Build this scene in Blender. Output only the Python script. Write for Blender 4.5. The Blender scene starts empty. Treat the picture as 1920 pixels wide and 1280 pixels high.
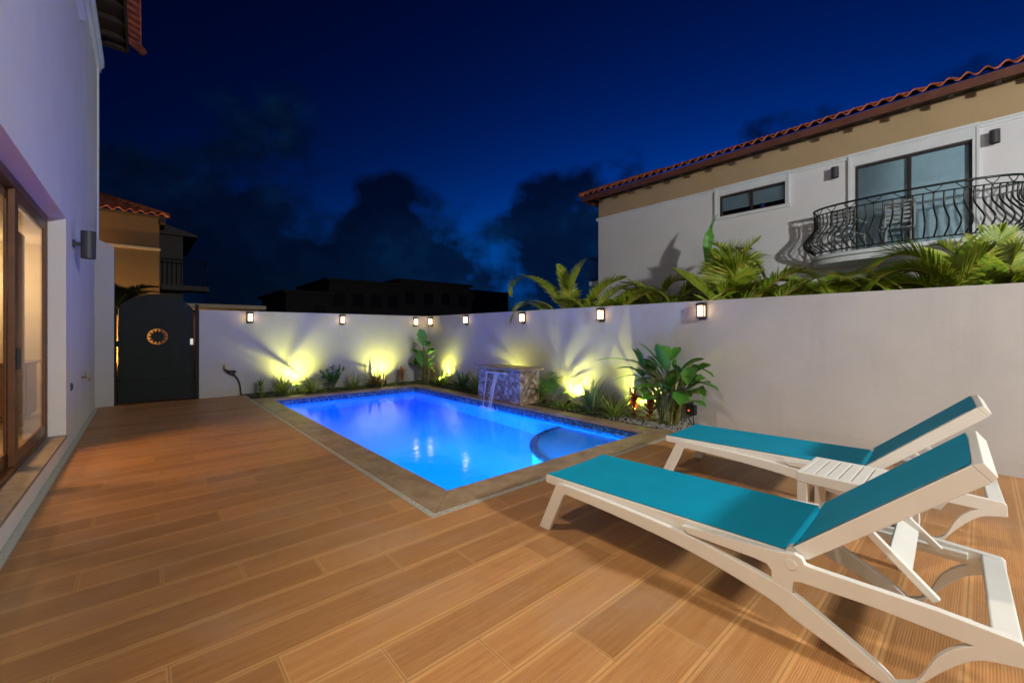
import bpy, math, random
from mathutils import Vector, Matrix
R = math.radians
random.seed(7)
sc = bpy.context.scene
col = sc.collection
PI = math.pi

# ------------------------------------------------------------------ colour and materials
def lin(r, g, b):
    f = lambda c: (c / 255 / 12.92) if c / 255 <= .04045 else ((c / 255 + .055) / 1.055) ** 2.4
    return (f(r), f(g), f(b), 1)

def newmat(name):
    m = bpy.data.materials.new(name); m.use_nodes = True
    nt = m.node_tree; nt.nodes.clear()
    out = nt.nodes.new('ShaderNodeOutputMaterial')
    return m, nt, out

def nd(nt, typ, props=None, **ins):
    n = nt.nodes.new(typ)
    for k, v in (props or {}).items(): setattr(n, k, v)
    for k, v in ins.items():
        key = k.replace('_', ' ')
        sock = None
        if k.startswith('i') and k[1:].isdigit(): sock = n.inputs[int(k[1:])]
        else:
            sock = n.inputs[key]
        if hasattr(v, 'is_linked') or isinstance(v, bpy.types.NodeSocket): nt.links.new(v, sock)
        else: sock.default_value = v
    return n

def math_(nt, op, a, b=None, c=None):
    n = nt.nodes.new('ShaderNodeMath'); n.operation = op
    for i, v in enumerate((a, b, c)):
        if v is None: continue
        if isinstance(v, bpy.types.NodeSocket): nt.links.new(v, n.inputs[i])
        else: n.inputs[i].default_value = v
    return n.outputs[0]

def mixc(nt, fac, a, b, blend='MIX'):
    n = nt.nodes.new('ShaderNodeMix'); n.data_type = 'RGBA'; n.blend_type = blend
    for s, v in ((n.inputs[0], fac), (n.inputs[6], a), (n.inputs[7], b)):
        if isinstance(v, bpy.types.NodeSocket): nt.links.new(v, s)
        else: s.default_value = v
    return n.outputs[2]

def ramp(nt, fac, stops, interp='LINEAR'):
    n = nt.nodes.new('ShaderNodeValToRGB'); cr = n.color_ramp; cr.interpolation = interp
    while len(cr.elements) < len(stops): cr.elements.new(.5)
    for e, (p, c) in zip(cr.elements, stops):
        e.position = p; e.color = c if len(c) == 4 else (*c, 1)
    nt.links.new(fac, n.inputs[0])
    return n.outputs[0]

def objco(nt):
    return nt.nodes.new('ShaderNodeTexCoord').outputs['Object']

def noise(nt, vec, scale, detail=4, rough=.5, sx=(1, 1, 1)):
    if sx != (1, 1, 1):
        vec = nd(nt, 'ShaderNodeMapping', Vector=vec, Scale=sx).outputs[0]
    return nd(nt, 'ShaderNodeTexNoise', Vector=vec, Scale=scale, Detail=detail, Roughness=rough).outputs[0]

def bump(nt, h, strength, dist=.01):
    return nd(nt, 'ShaderNodeBump', Strength=strength, Distance=dist, Height=h).outputs[0]

def simple(name, c, rough=.6, var=.15, vscale=3, bmp=0, bscale=80, metal=0, spec=.5, coat=0, bdist=.01):
    m, nt, out = newmat(name)
    co = objco(nt)
    n1 = noise(nt, co, vscale, 5, .6)
    lo = tuple(x * (1 - var) for x in c[:3]) + (1,); hi = tuple(min(1, x * (1 + var)) for x in c[:3]) + (1,)
    cc = ramp(nt, n1, [(.3, lo), (.7, hi)])
    p = nd(nt, 'ShaderNodeBsdfPrincipled', Base_Color=cc, Roughness=rough, Metallic=metal, Coat_Weight=coat)
    p.inputs['Specular IOR Level'].default_value = spec
    if bmp:
        b = bump(nt, noise(nt, co, bscale, 4, .6), bmp, bdist)
        nt.links.new(b, p.inputs['Normal'])
    nt.links.new(p.outputs[0], out.inputs[0])
    return m

def leafmat(name, stops, rough=.42, trans=.25, streak=0):
    m, nt, out = newmat(name)
    g = nt.nodes.new('ShaderNodeNewGeometry')
    c = ramp(nt, g.outputs['Random Per Island'], stops)
    co = objco(nt)
    n1 = noise(nt, co, 14, 3)
    c = mixc(nt, math_(nt, 'MULTIPLY', n1, .45), c, tuple(x * .55 for x in stops[0][1][:3]) + (1,))
    p = nd(nt, 'ShaderNodeBsdfPrincipled', Base_Color=c, Roughness=rough)
    t = nd(nt, 'ShaderNodeBsdfTranslucent', Color=c)
    mx = nd(nt, 'ShaderNodeMixShader', i0=trans, i1=p.outputs[0], i2=t.outputs[0])
    nt.links.new(mx.outputs[0], out.inputs[0])
    return m

def emit(name, c, s):
    m, nt, out = newmat(name)
    e = nd(nt, 'ShaderNodeEmission', Color=c, Strength=s)
    nt.links.new(e.outputs[0], out.inputs[0])
    return m

M = {}
M['plaster'] = simple('white_plaster', (.48, .465, .455, 1), .85, .05, 1.3, .25, 60)
def mk_plaster(name, c):
    m, nt, out = newmat(name)
    co = objco(nt)
    n1 = noise(nt, co, 1.1, 6, .6); n2 = noise(nt, co, 1.0, 5, .6, (5.5, 5.5, .45)); n3 = noise(nt, co, 26, 4, .6)
    sx = nd(nt, 'ShaderNodeSeparateXYZ', i0=co)
    cc = ramp(nt, n1, [(.3, tuple(x * .93 for x in c)), (.7, tuple(x * 1.05 for x in c))])
    st = ramp(nt, n2, [(.54, (0, 0, 0)), (.74, (1, 1, 1))])
    cc = mixc(nt, math_(nt, 'MULTIPLY', st, .13), cc, (c[0] * .62, c[1] * .60, c[2] * .56, 1))
    spl = math_(nt, 'MULTIPLY', math_(nt, 'LESS_THAN', math_(nt, 'ADD', sx.outputs[2], math_(nt, 'MULTIPLY', n3, .28)), .36), .10)
    cc = mixc(nt, spl, cc, (c[0] * .6, c[1] * .54, c[2] * .46, 1))
    h = math_(nt, 'ADD', math_(nt, 'MULTIPLY', n1, 1.0), math_(nt, 'MULTIPLY', n3, .12))
    p = nd(nt, 'ShaderNodeBsdfPrincipled', Base_Color=cc, Roughness=.85, Normal=bump(nt, h, .35, .05))
    p.inputs['Specular IOR Level'].default_value = .3
    nt.links.new(p.outputs[0], out.inputs[0])
    return m
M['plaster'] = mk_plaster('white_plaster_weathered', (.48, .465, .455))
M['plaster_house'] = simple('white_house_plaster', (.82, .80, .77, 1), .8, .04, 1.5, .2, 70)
M['trim_white'] = simple('white_trim', (.70, .74, .76, 1), .6, .05, 3, .1, 60)
M['sill'] = simple('grey_stone_sill', (.30, .25, .21, 1), .55, .2, 6, .15, 60)
M['brown_wood'] = simple('brown_door_frame', (.125, .048, .017, 1), .4, .25, 8, .05, 90)
M['dark_wood'] = simple('dark_roof_timber', (.026, .015, .011, 1), .6, .3, 6, .2, 40)
M['fascia'] = simple('red_brown_fascia', (.13, .045, .028, 1), .55, .25, 5, .1, 50)
M['terracotta'] = simple('terracotta_tile', (.42, .105, .045, 1), .7, .45, 3.5, .3, 50)
M['gate'] = simple('dark_green_steel', (.010, .015, .014, 1), .6, .2, 4, .08, 80, 0, .18)
M['black'] = simple('black_metal', (.018, .018, .02, 1), .45, .2, 8, 0)
M['iron'] = simple('wrought_iron', (.012, .02, .018, 1), .35, .3, 8, 0)
M['bronze'] = simple('bronze_lamp_metal', (.035, .027, .022, 1), .45, .2, 8, 0)
M['grey_lamp'] = simple('charcoal_lamp_metal', (.055, .055, .062, 1), .5, .1, 8, .05, 120)
M['steel'] = simple('steel', (.5, .5, .5, 1), .35, .1, 8, 0, metal=1)
M['brass'] = simple('brass', (.45, .33, .14, 1), .35, .1, 8, 0, metal=1)
M['rubber'] = simple('black_rubber', (.02, .02, .02, 1), .55, .1, 8, 0)
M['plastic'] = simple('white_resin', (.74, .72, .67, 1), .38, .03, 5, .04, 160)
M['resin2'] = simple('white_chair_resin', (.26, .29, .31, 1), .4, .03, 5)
M['pink_wall'] = simple('pale_pink_render', (.74, .74, .76, 1), .85, .05, .7, .25, 50)
M['tan_wall'] = simple('tan_render', (.46, .33, .18, 1), .85, .08, .6, .25, 50)
M['house_tan'] = simple('ochre_render', (.24, .14, .06, 1), .85, .12, .6, .2, 40)
M['far_wall'] = simple('distant_dark_render', (.075, .07, .065, 1), .9, .2, .3)
M['blind'] = simple('grey_blind', (.50, .68, .76, 1), .8, .06, 5)
M['soil'] = simple('soil', (.045, .032, .022, 1), .95, .4, 9, .8, 40)
M['cream'] = simple('cream_interior', (.62, .50, .33, 1), .8, .04, 2)
M['curtain'] = simple('pink_curtain', (.42, .28, .20, 1), .85, .1, 4)
M['cabinet'] = simple('cabinet_wood', (.20, .085, .035, 1), .5, .3, 4)
M['intfloor'] = simple('interior_floor', (.40, .28, .16, 1), .35, .1, 2)
M['grate'] = simple('drain_grate_plastic', (.42, .42, .36, 1), .6, .15, 20)
M['leafgreen'] = leafmat('green_leaf', [(0, (.05, .17, .02)), (.5, (.09, .29, .035)), (.85, (.17, .40, .05)), (1, (.34, .40, .08))])
M['leafdark'] = leafmat('dark_green_leaf', [(0, (.03, .12, .03)), (.6, (.055, .22, .05)), (1, (.10, .30, .06))])
M['leafvar'] = leafmat('variegated_leaf', [(0, (.16, .27, .04)), (.4, (.30, .42, .06)), (.7, (.55, .60, .16)), (1, (.68, .68, .30))], .42, .42)
M['leafblue'] = leafmat('blue_green_blade', [(0, (.12, .24, .10)), (.55, (.24, .38, .17)), (1, (.60, .66, .34))])
M['leafred'] = leafmat('red_leaf', [(0, (.25, .02, .012)), (.5, (.50, .04, .025)), (.8, (.55, .14, .04)), (1, (.20, .20, .04))])
M['leaforange'] = leafmat('orange_leaf', [(0, (.45, .08, .015)), (.5, (.62, .20, .035)), (1, (.35, .30, .06))])
M['leafbronze'] = leafmat('bronze_leaf', [(0, (.10, .10, .03)), (.5, (.24, .15, .04)), (1, (.34, .32, .08))])
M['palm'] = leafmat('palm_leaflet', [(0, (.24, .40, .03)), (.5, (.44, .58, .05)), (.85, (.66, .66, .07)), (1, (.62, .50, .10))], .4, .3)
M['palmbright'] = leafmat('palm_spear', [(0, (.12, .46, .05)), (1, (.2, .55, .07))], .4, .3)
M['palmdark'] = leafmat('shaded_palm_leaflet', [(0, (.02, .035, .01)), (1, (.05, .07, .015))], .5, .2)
M['rachis'] = simple('orange_palm_stem', (.30, .15, .035, 1), .5, .3, 8)
M['stem'] = simple('green_stem', (.12, .12, .03, 1), .5, .5, 9)
M['gravel'] = simple('pale_gravel', (.26, .25, .235, 1), .85, .4, 30)
M['glow'] = emit('lit_lamp_glass', (1, .62, .30, 1), 11)
M['led'] = emit('red_led', (1, .08, .02, 1), 6)
M['spotlens'] = emit('lit_spot_lens', (1, .85, .35, 1), 12)

# wood look plank tiles, quarter staggered, ribbed along the plank
def mk_deck():
    m, nt, out = newmat('wood_look_plank_tile')
    co = objco(nt)
    sx = nd(nt, 'ShaderNodeSeparateXYZ', i0=co)
    X, Y = sx.outputs[0], sx.outputs[1]
    pw, pl = .2635, 1.53
    v = math_(nt, 'DIVIDE', math_(nt, 'SUBTRACT', Y, 3.482), pw)
    row = math_(nt, 'FLOOR', v); fv = math_(nt, 'FRACT', v)
    u = math_(nt, 'ADD', math_(nt, 'DIVIDE', math_(nt, 'ADD', X, .302), pl), math_(nt, 'MULTIPLY', row, .25))
    colm = math_(nt, 'FLOOR', u); fu = math_(nt, 'FRACT', u)
    cell = nd(nt, 'ShaderNodeCombineXYZ', X=row, Y=colm, Z=0.0).outputs[0]
    wn = nd(nt, 'ShaderNodeTexWhiteNoise', {'noise_dimensions': '3D'}, Vector=cell)
    rnd = wn.outputs[0]
    # grain, shifted from tile to tile
    off = nd(nt, 'ShaderNodeVectorMath', {'operation': 'MULTIPLY'}, i0=wn.outputs[1], i1=(37, 37, 37)).outputs[0]
    gv = nd(nt, 'ShaderNodeVectorMath', {'operation': 'ADD'}, i0=co, i1=off).outputs[0]
    g1 = noise(nt, gv, 1.0, 6, .65, (2.2, 42, 1))
    g2 = noise(nt, gv, 1.0, 4, .6, (6, 130, 1))
    g3 = noise(nt, gv, 1.0, 4, .55, (1.6, 5, 1))
    c = ramp(nt, g1, [(.25, (.43, .20, .066)), (.5, (.57, .285, .122)), (.75, (.70, .39, .165))])
    c = mixc(nt, math_(nt, 'MULTIPLY', g2, .35), c, (.35, .15, .036, 1))
    c = mixc(nt, math_(nt, 'MULTIPLY', math_(nt, 'SUBTRACT', 1.0, g3), .55), c, (.42, .19, .05, 1))
    tint = ramp(nt, rnd, [(0, (.76, .74, .72)), (.5, (.96, .95, .94)), (1, (1.12, 1.10, 1.08))])
    c = mixc(nt, 1.0, c, tint, 'MULTIPLY')
    # ribs
    ribs = math_(nt, 'SINE', math_(nt, 'MULTIPLY', Y, 2 * PI / .0105))
    dv = math_(nt, 'MULTIPLY', math_(nt, 'MINIMUM', fv, math_(nt, 'SUBTRACT', 1.0, fv)), pw)
    du = math_(nt, 'MULTIPLY', math_(nt, 'MINIMUM', fu, math_(nt, 'SUBTRACT', 1.0, fu)), pl)
    inner = math_(nt, 'GREATER_THAN', dv, .022)
    ribm = math_(nt, 'MULTIPLY', math_(nt, 'MULTIPLY_ADD', ribs, .5, .5), inner)
    c = mixc(nt, math_(nt, 'MULTIPLY', ribm, .34), c, (.22, .09, .02, 1))
    # paler smooth margin beside the joints, and the joint line itself
    edge = math_(nt, 'SUBTRACT', 1.0, math_(nt, 'SMOOTH_MIN', math_(nt, 'DIVIDE', dv, .022), 1.0, .15))
    edge = math_(nt, 'MAXIMUM', edge, 0.0)
    marg = math_(nt, 'LESS_THAN', dv, .017)
    margu = math_(nt, 'LESS_THAN', du, .010)
    mm = math_(nt, 'MAXIMUM', marg, margu)
    c = mixc(nt, math_(nt, 'MULTIPLY', mm, .37), c, (.70, .40, .15, 1))
    jv = math_(nt, 'LESS_THAN', dv, .0034); ju = math_(nt, 'LESS_THAN', du, .0034)
    j = math_(nt, 'MAXIMUM', jv, ju)
    c = mixc(nt, math_(nt, 'MULTIPLY', j, .55), c, (.25, .125, .055, 1))
    # dull scuffs and water marks
    s = noise(nt, co, 1.1, 5, .6)
    s = ramp(nt, s, [(.50, (0, 0, 0)), (.66, (1, 1, 1))])
    c = mixc(nt, math_(nt, 'MULTIPLY', s, .24), c, (.42, .32, .24, 1))
    s2 = ramp(nt, noise(nt, co, 2.7, 6, .68), [(.55, (0, 0, 0)), (.70, (1, 1, 1))])
    c = mixc(nt, math_(nt, 'MULTIPLY', s2, .20), c, (.20, .10, .05, 1))
    rg = math_(nt, 'ADD', math_(nt, 'MULTIPLY_ADD', g1, .25, .30), math_(nt, 'MULTIPLY', s2, .15))
    h = math_(nt, 'SUBTRACT', math_(nt, 'MULTIPLY', ribm, -.35), math_(nt, 'MULTIPLY', j, 1.0))
    p = nd(nt, 'ShaderNodeBsdfPrincipled', Base_Color=c, Roughness=rg, Normal=bump(nt, h, .5, .003))
    p.inputs['Specular IOR Level'].default_value = .35
    nt.links.new(p.outputs[0], out.inputs[0])
    return m
M['deck'] = mk_deck()

def mk_travertine():
    m, nt, out = newmat('travertine')
    co = objco(nt)
    n1 = noise(nt, co, 3.0, 7, .68)
    n2 = noise(nt, co, 11, 5, .6)
    c = ramp(nt, n1, [(.28, (.17, .105, .05)), (.46, (.34, .225, .12)), (.6, (.46, .33, .19)), (.78, (.28, .165, .08))])
    c = mixc(nt, math_(nt, 'MULTIPLY', n2, .5), c, (.20, .125, .065, 1))
    sx = nd(nt, 'ShaderNodeSeparateXYZ', i0=co)
    jx = math_(nt, 'LESS_THAN', math_(nt, 'FRACT', math_(nt, 'DIVIDE', math_(nt, 'ADD', sx.outputs[0], sx.outputs[1]), .78)), .006)
    c = mixc(nt, math_(nt, 'MULTIPLY', jx, .5), c, (.12, .08, .045, 1))
    p = nd(nt, 'ShaderNodeBsdfPrincipled', Base_Color=c, Roughness=math_(nt, 'MULTIPLY_ADD', n2, .3, .25), Normal=bump(nt, n2, .15, .01))
    nt.links.new(p.outputs[0], out.inputs[0])
    return m
M['coping'] = mk_travertine()

def mk_mosaic(name, cols, size, rough, grout, mortar=.06):
    m, nt, out = newmat(name)
    co = objco(nt)
    g = nt.nodes.new('ShaderNodeNewGeometry')
    v = nd(nt, 'ShaderNodeVectorMath', {'operation': 'SCALE'}, i0=co, Scale=1 / size).outputs[0]
    v = nd(nt, 'ShaderNodeVectorMath', {'operation': 'ADD'}, i0=v, i1=(.013, .017, .03)).outputs[0]
    fl = nd(nt, 'ShaderNodeVectorMath', {'operation': 'FLOOR'}, i0=v).outputs[0]
    fr = nd(nt, 'ShaderNodeVectorMath', {'operation': 'FRACTION'}, i0=v).outputs[0]
    wn = nd(nt, 'ShaderNodeTexWhiteNoise', {'noise_dimensions': '3D'}, Vector=fl)
    c = ramp(nt, wn.outputs[0], cols, 'CONSTANT')
    sp = nd(nt, 'ShaderNodeSeparateXYZ', i0=fr); nn = nd(nt, 'ShaderNodeSeparateXYZ', i0=g.outputs['Normal'])
    js = None
    for i in range(3):
        a = math_(nt, 'LESS_THAN', math_(nt, 'ABSOLUTE', math_(nt, 'SUBTRACT', sp.outputs[i], .5)), .5 - mortar)
        a = math_(nt, 'SUBTRACT', 1.0, a)
        flat = math_(nt, 'LESS_THAN', math_(nt, 'ABSOLUTE', nn.outputs[i]), .5)
        a = math_(nt, 'MULTIPLY', a, flat)
        js = a if js is None else math_(nt, 'MAXIMUM', js, a)
    c = mixc(nt, js, c, grout)
    p = nd(nt, 'ShaderNodeBsdfPrincipled', Base_Color=c, Roughness=rough, Normal=bump(nt, math_(nt, 'SUBTRACT', 1.0, js), .4, .004))
    nt.links.new(p.outputs[0], out.inputs[0])
    return m
M['strip'] = mk_mosaic('pale_mosaic_strip', [(0, (.48, .46, .38)), (.5, (.58, .56, .48)), (.8, (.42, .40, .33))], .024, .5, (.32, .29, .23, 1), .1)
M['pooltile'] = mk_mosaic('blue_glass_mosaic', [(0, (.02, .06, .16)), (.3, (.03, .13, .28)), (.55, (.05, .22, .36)), (.75, (.015, .04, .10)), (.9, (.12, .26, .36))], .036, .22, (.10, .14, .2, 1))

def mk_pearl():
    m, nt, out = newmat('split_stone_mosaic')
    co = objco(nt)
    vo = nd(nt, 'ShaderNodeTexVoronoi', {'distance': 'CHEBYCHEV'}, Vector=co, Scale=15.0, Randomness=.85)
    c = ramp(nt, nd(nt, 'ShaderNodeSeparateColor', Color=vo.outputs['Color']).outputs[0],
             [(0, (.13, .075, .045)), (.2, (.30, .20, .12)), (.42, (.46, .36, .24)), (.6, (.26, .13, .075)), (.75, (.60, .52, .40)), (.9, (.34, .25, .16))], 'CONSTANT')
    n = noise(nt, co, 40, 5)
    c = mixc(nt, math_(nt, 'MULTIPLY', n, .6), c, (.22, .14, .085, 1))
    ed = nd(nt, 'ShaderNodeTexVoronoi', {'feature': 'DISTANCE_TO_EDGE'}, Vector=co, Scale=15.0, Randomness=.85).outputs[0]
    h = math_(nt, 'ADD', math_(nt, 'MULTIPLY', nd(nt, 'ShaderNodeSeparateColor', Color=vo.outputs['Color']).outputs[1], .8), math_(nt, 'MULTIPLY', n, .5))
    p = nd(nt, 'ShaderNodeBsdfPrincipled', Base_Color=c, Roughness=.3, Normal=bump(nt, h, .9, .02))
    nt.links.new(p.outputs[0], out.inputs[0])
    return m
M['stone'] = mk_pearl()

M['poolwall'] = simple('pool_plaster', (.04, .50, .86, 1), .8, .08, 1.2, 0)

def mk_water():
    m, nt, out = newmat('pool_water')
    co = objco(nt)
    n1 = noise(nt, co, 2.6, 3, .5)
    n2 = noise(nt, co, 9.0, 3, .5, (1, 1.6, 1))
    h = math_(nt, 'ADD', n1, math_(nt, 'MULTIPLY', n2, .35))
    b = bump(nt, h, .085, .05)
    tr = nd(nt, 'ShaderNodeBsdfRefraction', Color=(.78, .93, 1, 1), Roughness=.12, IOR=1.33, Normal=b)
    gl = nd(nt, 'ShaderNodeBsdfGlossy', Color=(.75, .9, 1, 1), Roughness=.085, Normal=b)
    fr = nd(nt, 'ShaderNodeFresnel', IOR=1.38, Normal=b)
    mx = nd(nt, 'ShaderNodeMixShader', i0=fr.outputs[0], i1=tr.outputs[0], i2=gl.outputs[0])
    nt.links.new(mx.outputs[0], out.inputs[0])
    return m
M['water'] = mk_water()

def mk_glass(name, tint, refl):
    m, nt, out = newmat(name)
    t = nd(nt, 'ShaderNodeBsdfTransparent', Color=tint)
    g = nd(nt, 'ShaderNodeBsdfGlossy', Color=(1, 1, 1, 1), Roughness=.02)
    f = nd(nt, 'ShaderNodeFresnel', IOR=1.5)
    fac = math_(nt, 'MULTIPLY', f.outputs[0], refl)
    mx = nd(nt, 'ShaderNodeMixShader', i0=fac, i1=t.outputs[0], i2=g.outputs[0])
    nt.links.new(mx.outputs[0], out.inputs[0])
    return m
M['glass'] = mk_glass('clear_glass', (.95, .96, .95, 1), .35)
M['glass2'] = mk_glass('window_glass', (.90, .94, .96, 1), .8)

def mk_jet():
    m, nt, out = newmat('falling_water')
    t = nd(nt, 'ShaderNodeBsdfTransparent', Color=(.95, .97, 1, 1))
    p = nd(nt, 'ShaderNodeBsdfPrincipled', Base_Color=(.85, .9, .95, 1), Roughness=.15)
    mx = nd(nt, 'ShaderNodeMixShader', i0=.55, i1=t.outputs[0], i2=p.outputs[0])
    nt.links.new(mx.outputs[0], out.inputs[0])
    return m
M['jet'] = mk_jet()

def mk_sling():
    m, nt, out = newmat('teal_sling_fabric')
    co = objco(nt)
    sx = nd(nt, 'ShaderNodeSeparateXYZ', i0=co)
    wx = math_(nt, 'SINE', math_(nt, 'MULTIPLY', sx.outputs[0], 2 * PI / .006))
    wy = math_(nt, 'SINE', math_(nt, 'MULTIPLY', sx.outputs[1], 2 * PI / .006))
    w = math_(nt, 'MULTIPLY', wx, wy)
    n = noise(nt, co, 3, 3)
    c = ramp(nt, n, [(.3, (.001, .26, .42)), (.7, (.001, .30, .475))])
    c = mixc(nt, math_(nt, 'MULTIPLY_ADD', w, .10, .10), c, (.001, .2, .28, 1))
    p = nd(nt, 'ShaderNodeBsdfPrincipled', Base_Color=c, Roughness=.65, Normal=bump(nt, w, .15, .002))
    p.inputs['Specular IOR Level'].default_value = .12
    nt.links.new(p.outputs[0], out.inputs[0])
    return m
M['sling'] = mk_sling()

# ------------------------------------------------------------------ mesh builder
class MB:
    def __init__(s): s.v = []; s.f = []
    def add(s, vs, fs):
        b = len(s.v); s.v += [tuple(x) for x in vs]; s.f += [tuple(b + i for i in f) for f in fs]
        return s
    def box(s, x0, x1, y0, y1, z0, z1):
        return s.add([(x0, y0, z0), (x1, y0, z0), (x1, y1, z0), (x0, y1, z0), (x0, y0, z1), (x1, y0, z1), (x1, y1, z1), (x0, y1, z1)],
                     [(0, 3, 2, 1), (4, 5, 6, 7), (0, 1, 5, 4), (1, 2, 6, 5), (2, 3, 7, 6), (3, 0, 4, 7)])
    def prism(s, poly, a, b, plane='yz'):
        """closed 2D outline extruded from a to b along the remaining axis"""
        def P(p, t):
            return {'yz': (t, p[0], p[1]), 'xz': (p[0], t, p[1]), 'xy': (p[0], p[1], t)}[plane]
        n = len(poly)
        area = sum(poly[i][0] * poly[(i + 1) % n][1] - poly[(i + 1) % n][0] * poly[i][1] for i in range(n))
        flip = (area < 0) != (plane == 'xz')
        vs = [P(p, a) for p in poly] + [P(p, b) for p in poly]
        fs = [tuple(range(n - 1, -1, -1)), tuple(range(n, 2 * n))] + [(i, (i + 1) % n, n + (i + 1) % n, n + i) for i in range(n)]
        if flip: fs = [tuple(reversed(f)) for f in fs]
        return s.add(vs, fs)
    def tube(s, pts, r, n=8, cap=True):
        pts = [Vector(p) for p in pts]; k = len(pts)
        rr = r if isinstance(r, (list, tuple)) else [r] * k
        up = Vector((0, 0, 1)); prev = None; rings = []
        for i, p in enumerate(pts):
            t = (pts[min(i + 1, k - 1)] - pts[max(i - 1, 0)]).normalized()
            if prev is None:
                a = t.cross(up) if abs(t.z) < .95 else t.cross(Vector((1, 0, 0)))
            else:
                a = prev - t * prev.dot(t)
            a.normalize(); prev = a; b = t.cross(a)
            rings.append([p + (a * math.cos(2 * PI * j / n) + b * math.sin(2 * PI * j / n)) * rr[i] for j in range(n)])
        vs = [q for ring in rings for q in ring]
        fs = [(i * n + j, i * n + (j + 1) % n, (i + 1) * n + (j + 1) % n, (i + 1) * n + j) for i in range(k - 1) for j in range(n)]
        if cap: fs += [tuple(range(n - 1, -1, -1)), tuple((k - 1) * n + j for j in range(n))]
        return s.add(vs, fs)
    def lathe(s, prof, c=(0, 0, 0), n=20):
        """profile of (radius, z) turned about the vertical through c"""
        vs = [(c[0] + r * math.cos(2 * PI * j / n), c[1] + r * math.sin(2 * PI * j / n), c[2] + z) for r, z in prof for j in range(n)]
        k = len(prof)
        fs = [(i * n + j, i * n + (j + 1) % n, (i + 1) * n + (j + 1) % n, (i + 1) * n + j) for i in range(k - 1) for j in range(n)]
        fs += [tuple(range(n - 1, -1, -1)), tuple((k - 1) * n + j for j in range(n))]
        return s.add(vs, fs)
    def each(s, name, mat, parent=None, **kw):
        """one object for every separate piece"""
        p = list(range(len(s.v)))
        def find(i):
            while p[i] != i: p[i] = p[p[i]]; i = p[i]
            return i
        for f in s.f:
            for i in f[1:]: p[find(i)] = find(f[0])
        grp = {}
        for f in s.f: grp.setdefault(find(f[0]), []).append(f)
        out = []
        for fs in grp.values():
            ids = sorted({i for f in fs for i in f}); m = {i: k for k, i in enumerate(ids)}
            q = MB(); q.v = [s.v[i] for i in ids]; q.f = [tuple(m[i] for i in f) for f in fs]
            out.append(q.build(name, mat, parent, **kw))
        return out
    def build(s, name, mat, parent=None, origin=None, smooth=False, bevel=0, seg=2):
        if origin is None:
            origin = Vector((0, 0, 0))
            if parent is not None:
                q = parent
                while q is not None: origin = origin + Vector(q.location); q = q.parent
        else: origin = Vector(origin)
        me = bpy.data.meshes.new(name)
        me.from_pydata([tuple(Vector(p) - origin) for p in s.v], [], s.f)
        me.validate(); me.update()
        me.materials.append(mat if not isinstance(mat, str) else M[mat])
        o = bpy.data.objects.new(name, me); col.objects.link(o)
        if parent is not None: o.parent = parent
        else: o.location = origin
        if smooth:
            me.polygons.foreach_set('use_smooth', [True] * len(me.polygons))
        if bevel:
            b = o.modifiers.new('Bevel', 'BEVEL'); b.width = bevel; b.segments = seg; b.limit_method = 'ANGLE'; b.angle_limit = R(35)
        return o

def tag(o, label, cat, group=None):
    o['label'] = label; o['category'] = cat
    if group: o['group'] = group
    return o
def struct(o): o['kind'] = 'structure'; return o
def stuff(o): o['kind'] = 'stuff'; return o
def thing(name, loc, label, cat, group=None, rz=0):
    o = bpy.data.objects.new(name, None); col.objects.link(o)
    o.empty_display_size = .1; o.location = loc; o.rotation_euler = (0, 0, rz)
    return tag(o, label, cat, group)
def kids(o): return [c for c in bpy.data.objects if c.parent == o]
def dup(root, loc, rz, label):
    r = root.copy(); col.objects.link(r); r.location = loc; r.rotation_euler = (0, 0, rz); r['label'] = label
    for ch in kids(root):
        c = ch.copy(); col.objects.link(c); c.parent = r
        for g in kids(ch):
            d = g.copy(); col.objects.link(d); d.parent = c
    return r

def wall_grid(axis, a0, a1, ub, zb, holes):
    """wall slab between a0 and a1 across `axis`, cells ub x zb, with rectangular holes left out"""
    mb = MB()
    def P(a, u, z): return (a, u, z) if axis == 'x' else (u, a, z)
    def solid(i, j):
        if i < 0 or j < 0 or i >= len(ub) - 1 or j >= len(zb) - 1: return False
        uc = (ub[i] + ub[i + 1]) / 2; zc = (zb[j] + zb[j + 1]) / 2
        return not any(h[0] < uc < h[1] and h[2] < zc < h[3] for h in holes)
    for i in range(len(ub) - 1):
        for j in range(len(zb) - 1):
            if not solid(i, j): continue
            u0, u1, z0, z1 = ub[i], ub[i + 1], zb[j], zb[j + 1]
            for a in (a0, a1): mb.add([P(a, u0, z0), P(a, u1, z0), P(a, u1, z1), P(a, u0, z1)], [(0, 1, 2, 3)])
            for (di, dj, q) in ((-1, 0, (u0, z0, u0, z1)), (1, 0, (u1, z0, u1, z1)), (0, -1, (u0, z0, u1, z0)), (0, 1, (u0, z1, u1, z1))):
                if not solid(i + di, j + dj):
                    mb.add([P(a0, q[0], q[1]), P(a1, q[0], q[1]), P(a1, q[2], q[3]), P(a0, q[2], q[3])], [(0, 1, 2, 3)])
    return mb

def curve(pts, n=12):
    """smooth run through control points"""
    P = [Vector(p) for p in pts]; P = [2 * P[0] - P[1]] + P + [2 * P[-1] - P[-2]]
    out = []
    for i in range(1, len(P) - 2):
        for k in range(n):
            t = k / n
            a, b, c, d = P[i - 1], P[i], P[i + 1], P[i + 2]
            out.append(.5 * ((2 * b) + (c - a) * t + (2 * a - 5 * b + 4 * c - d) * t * t + (3 * b - a - 3 * c + d) * t ** 3))
    out.append(P[-2]); return out

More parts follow.
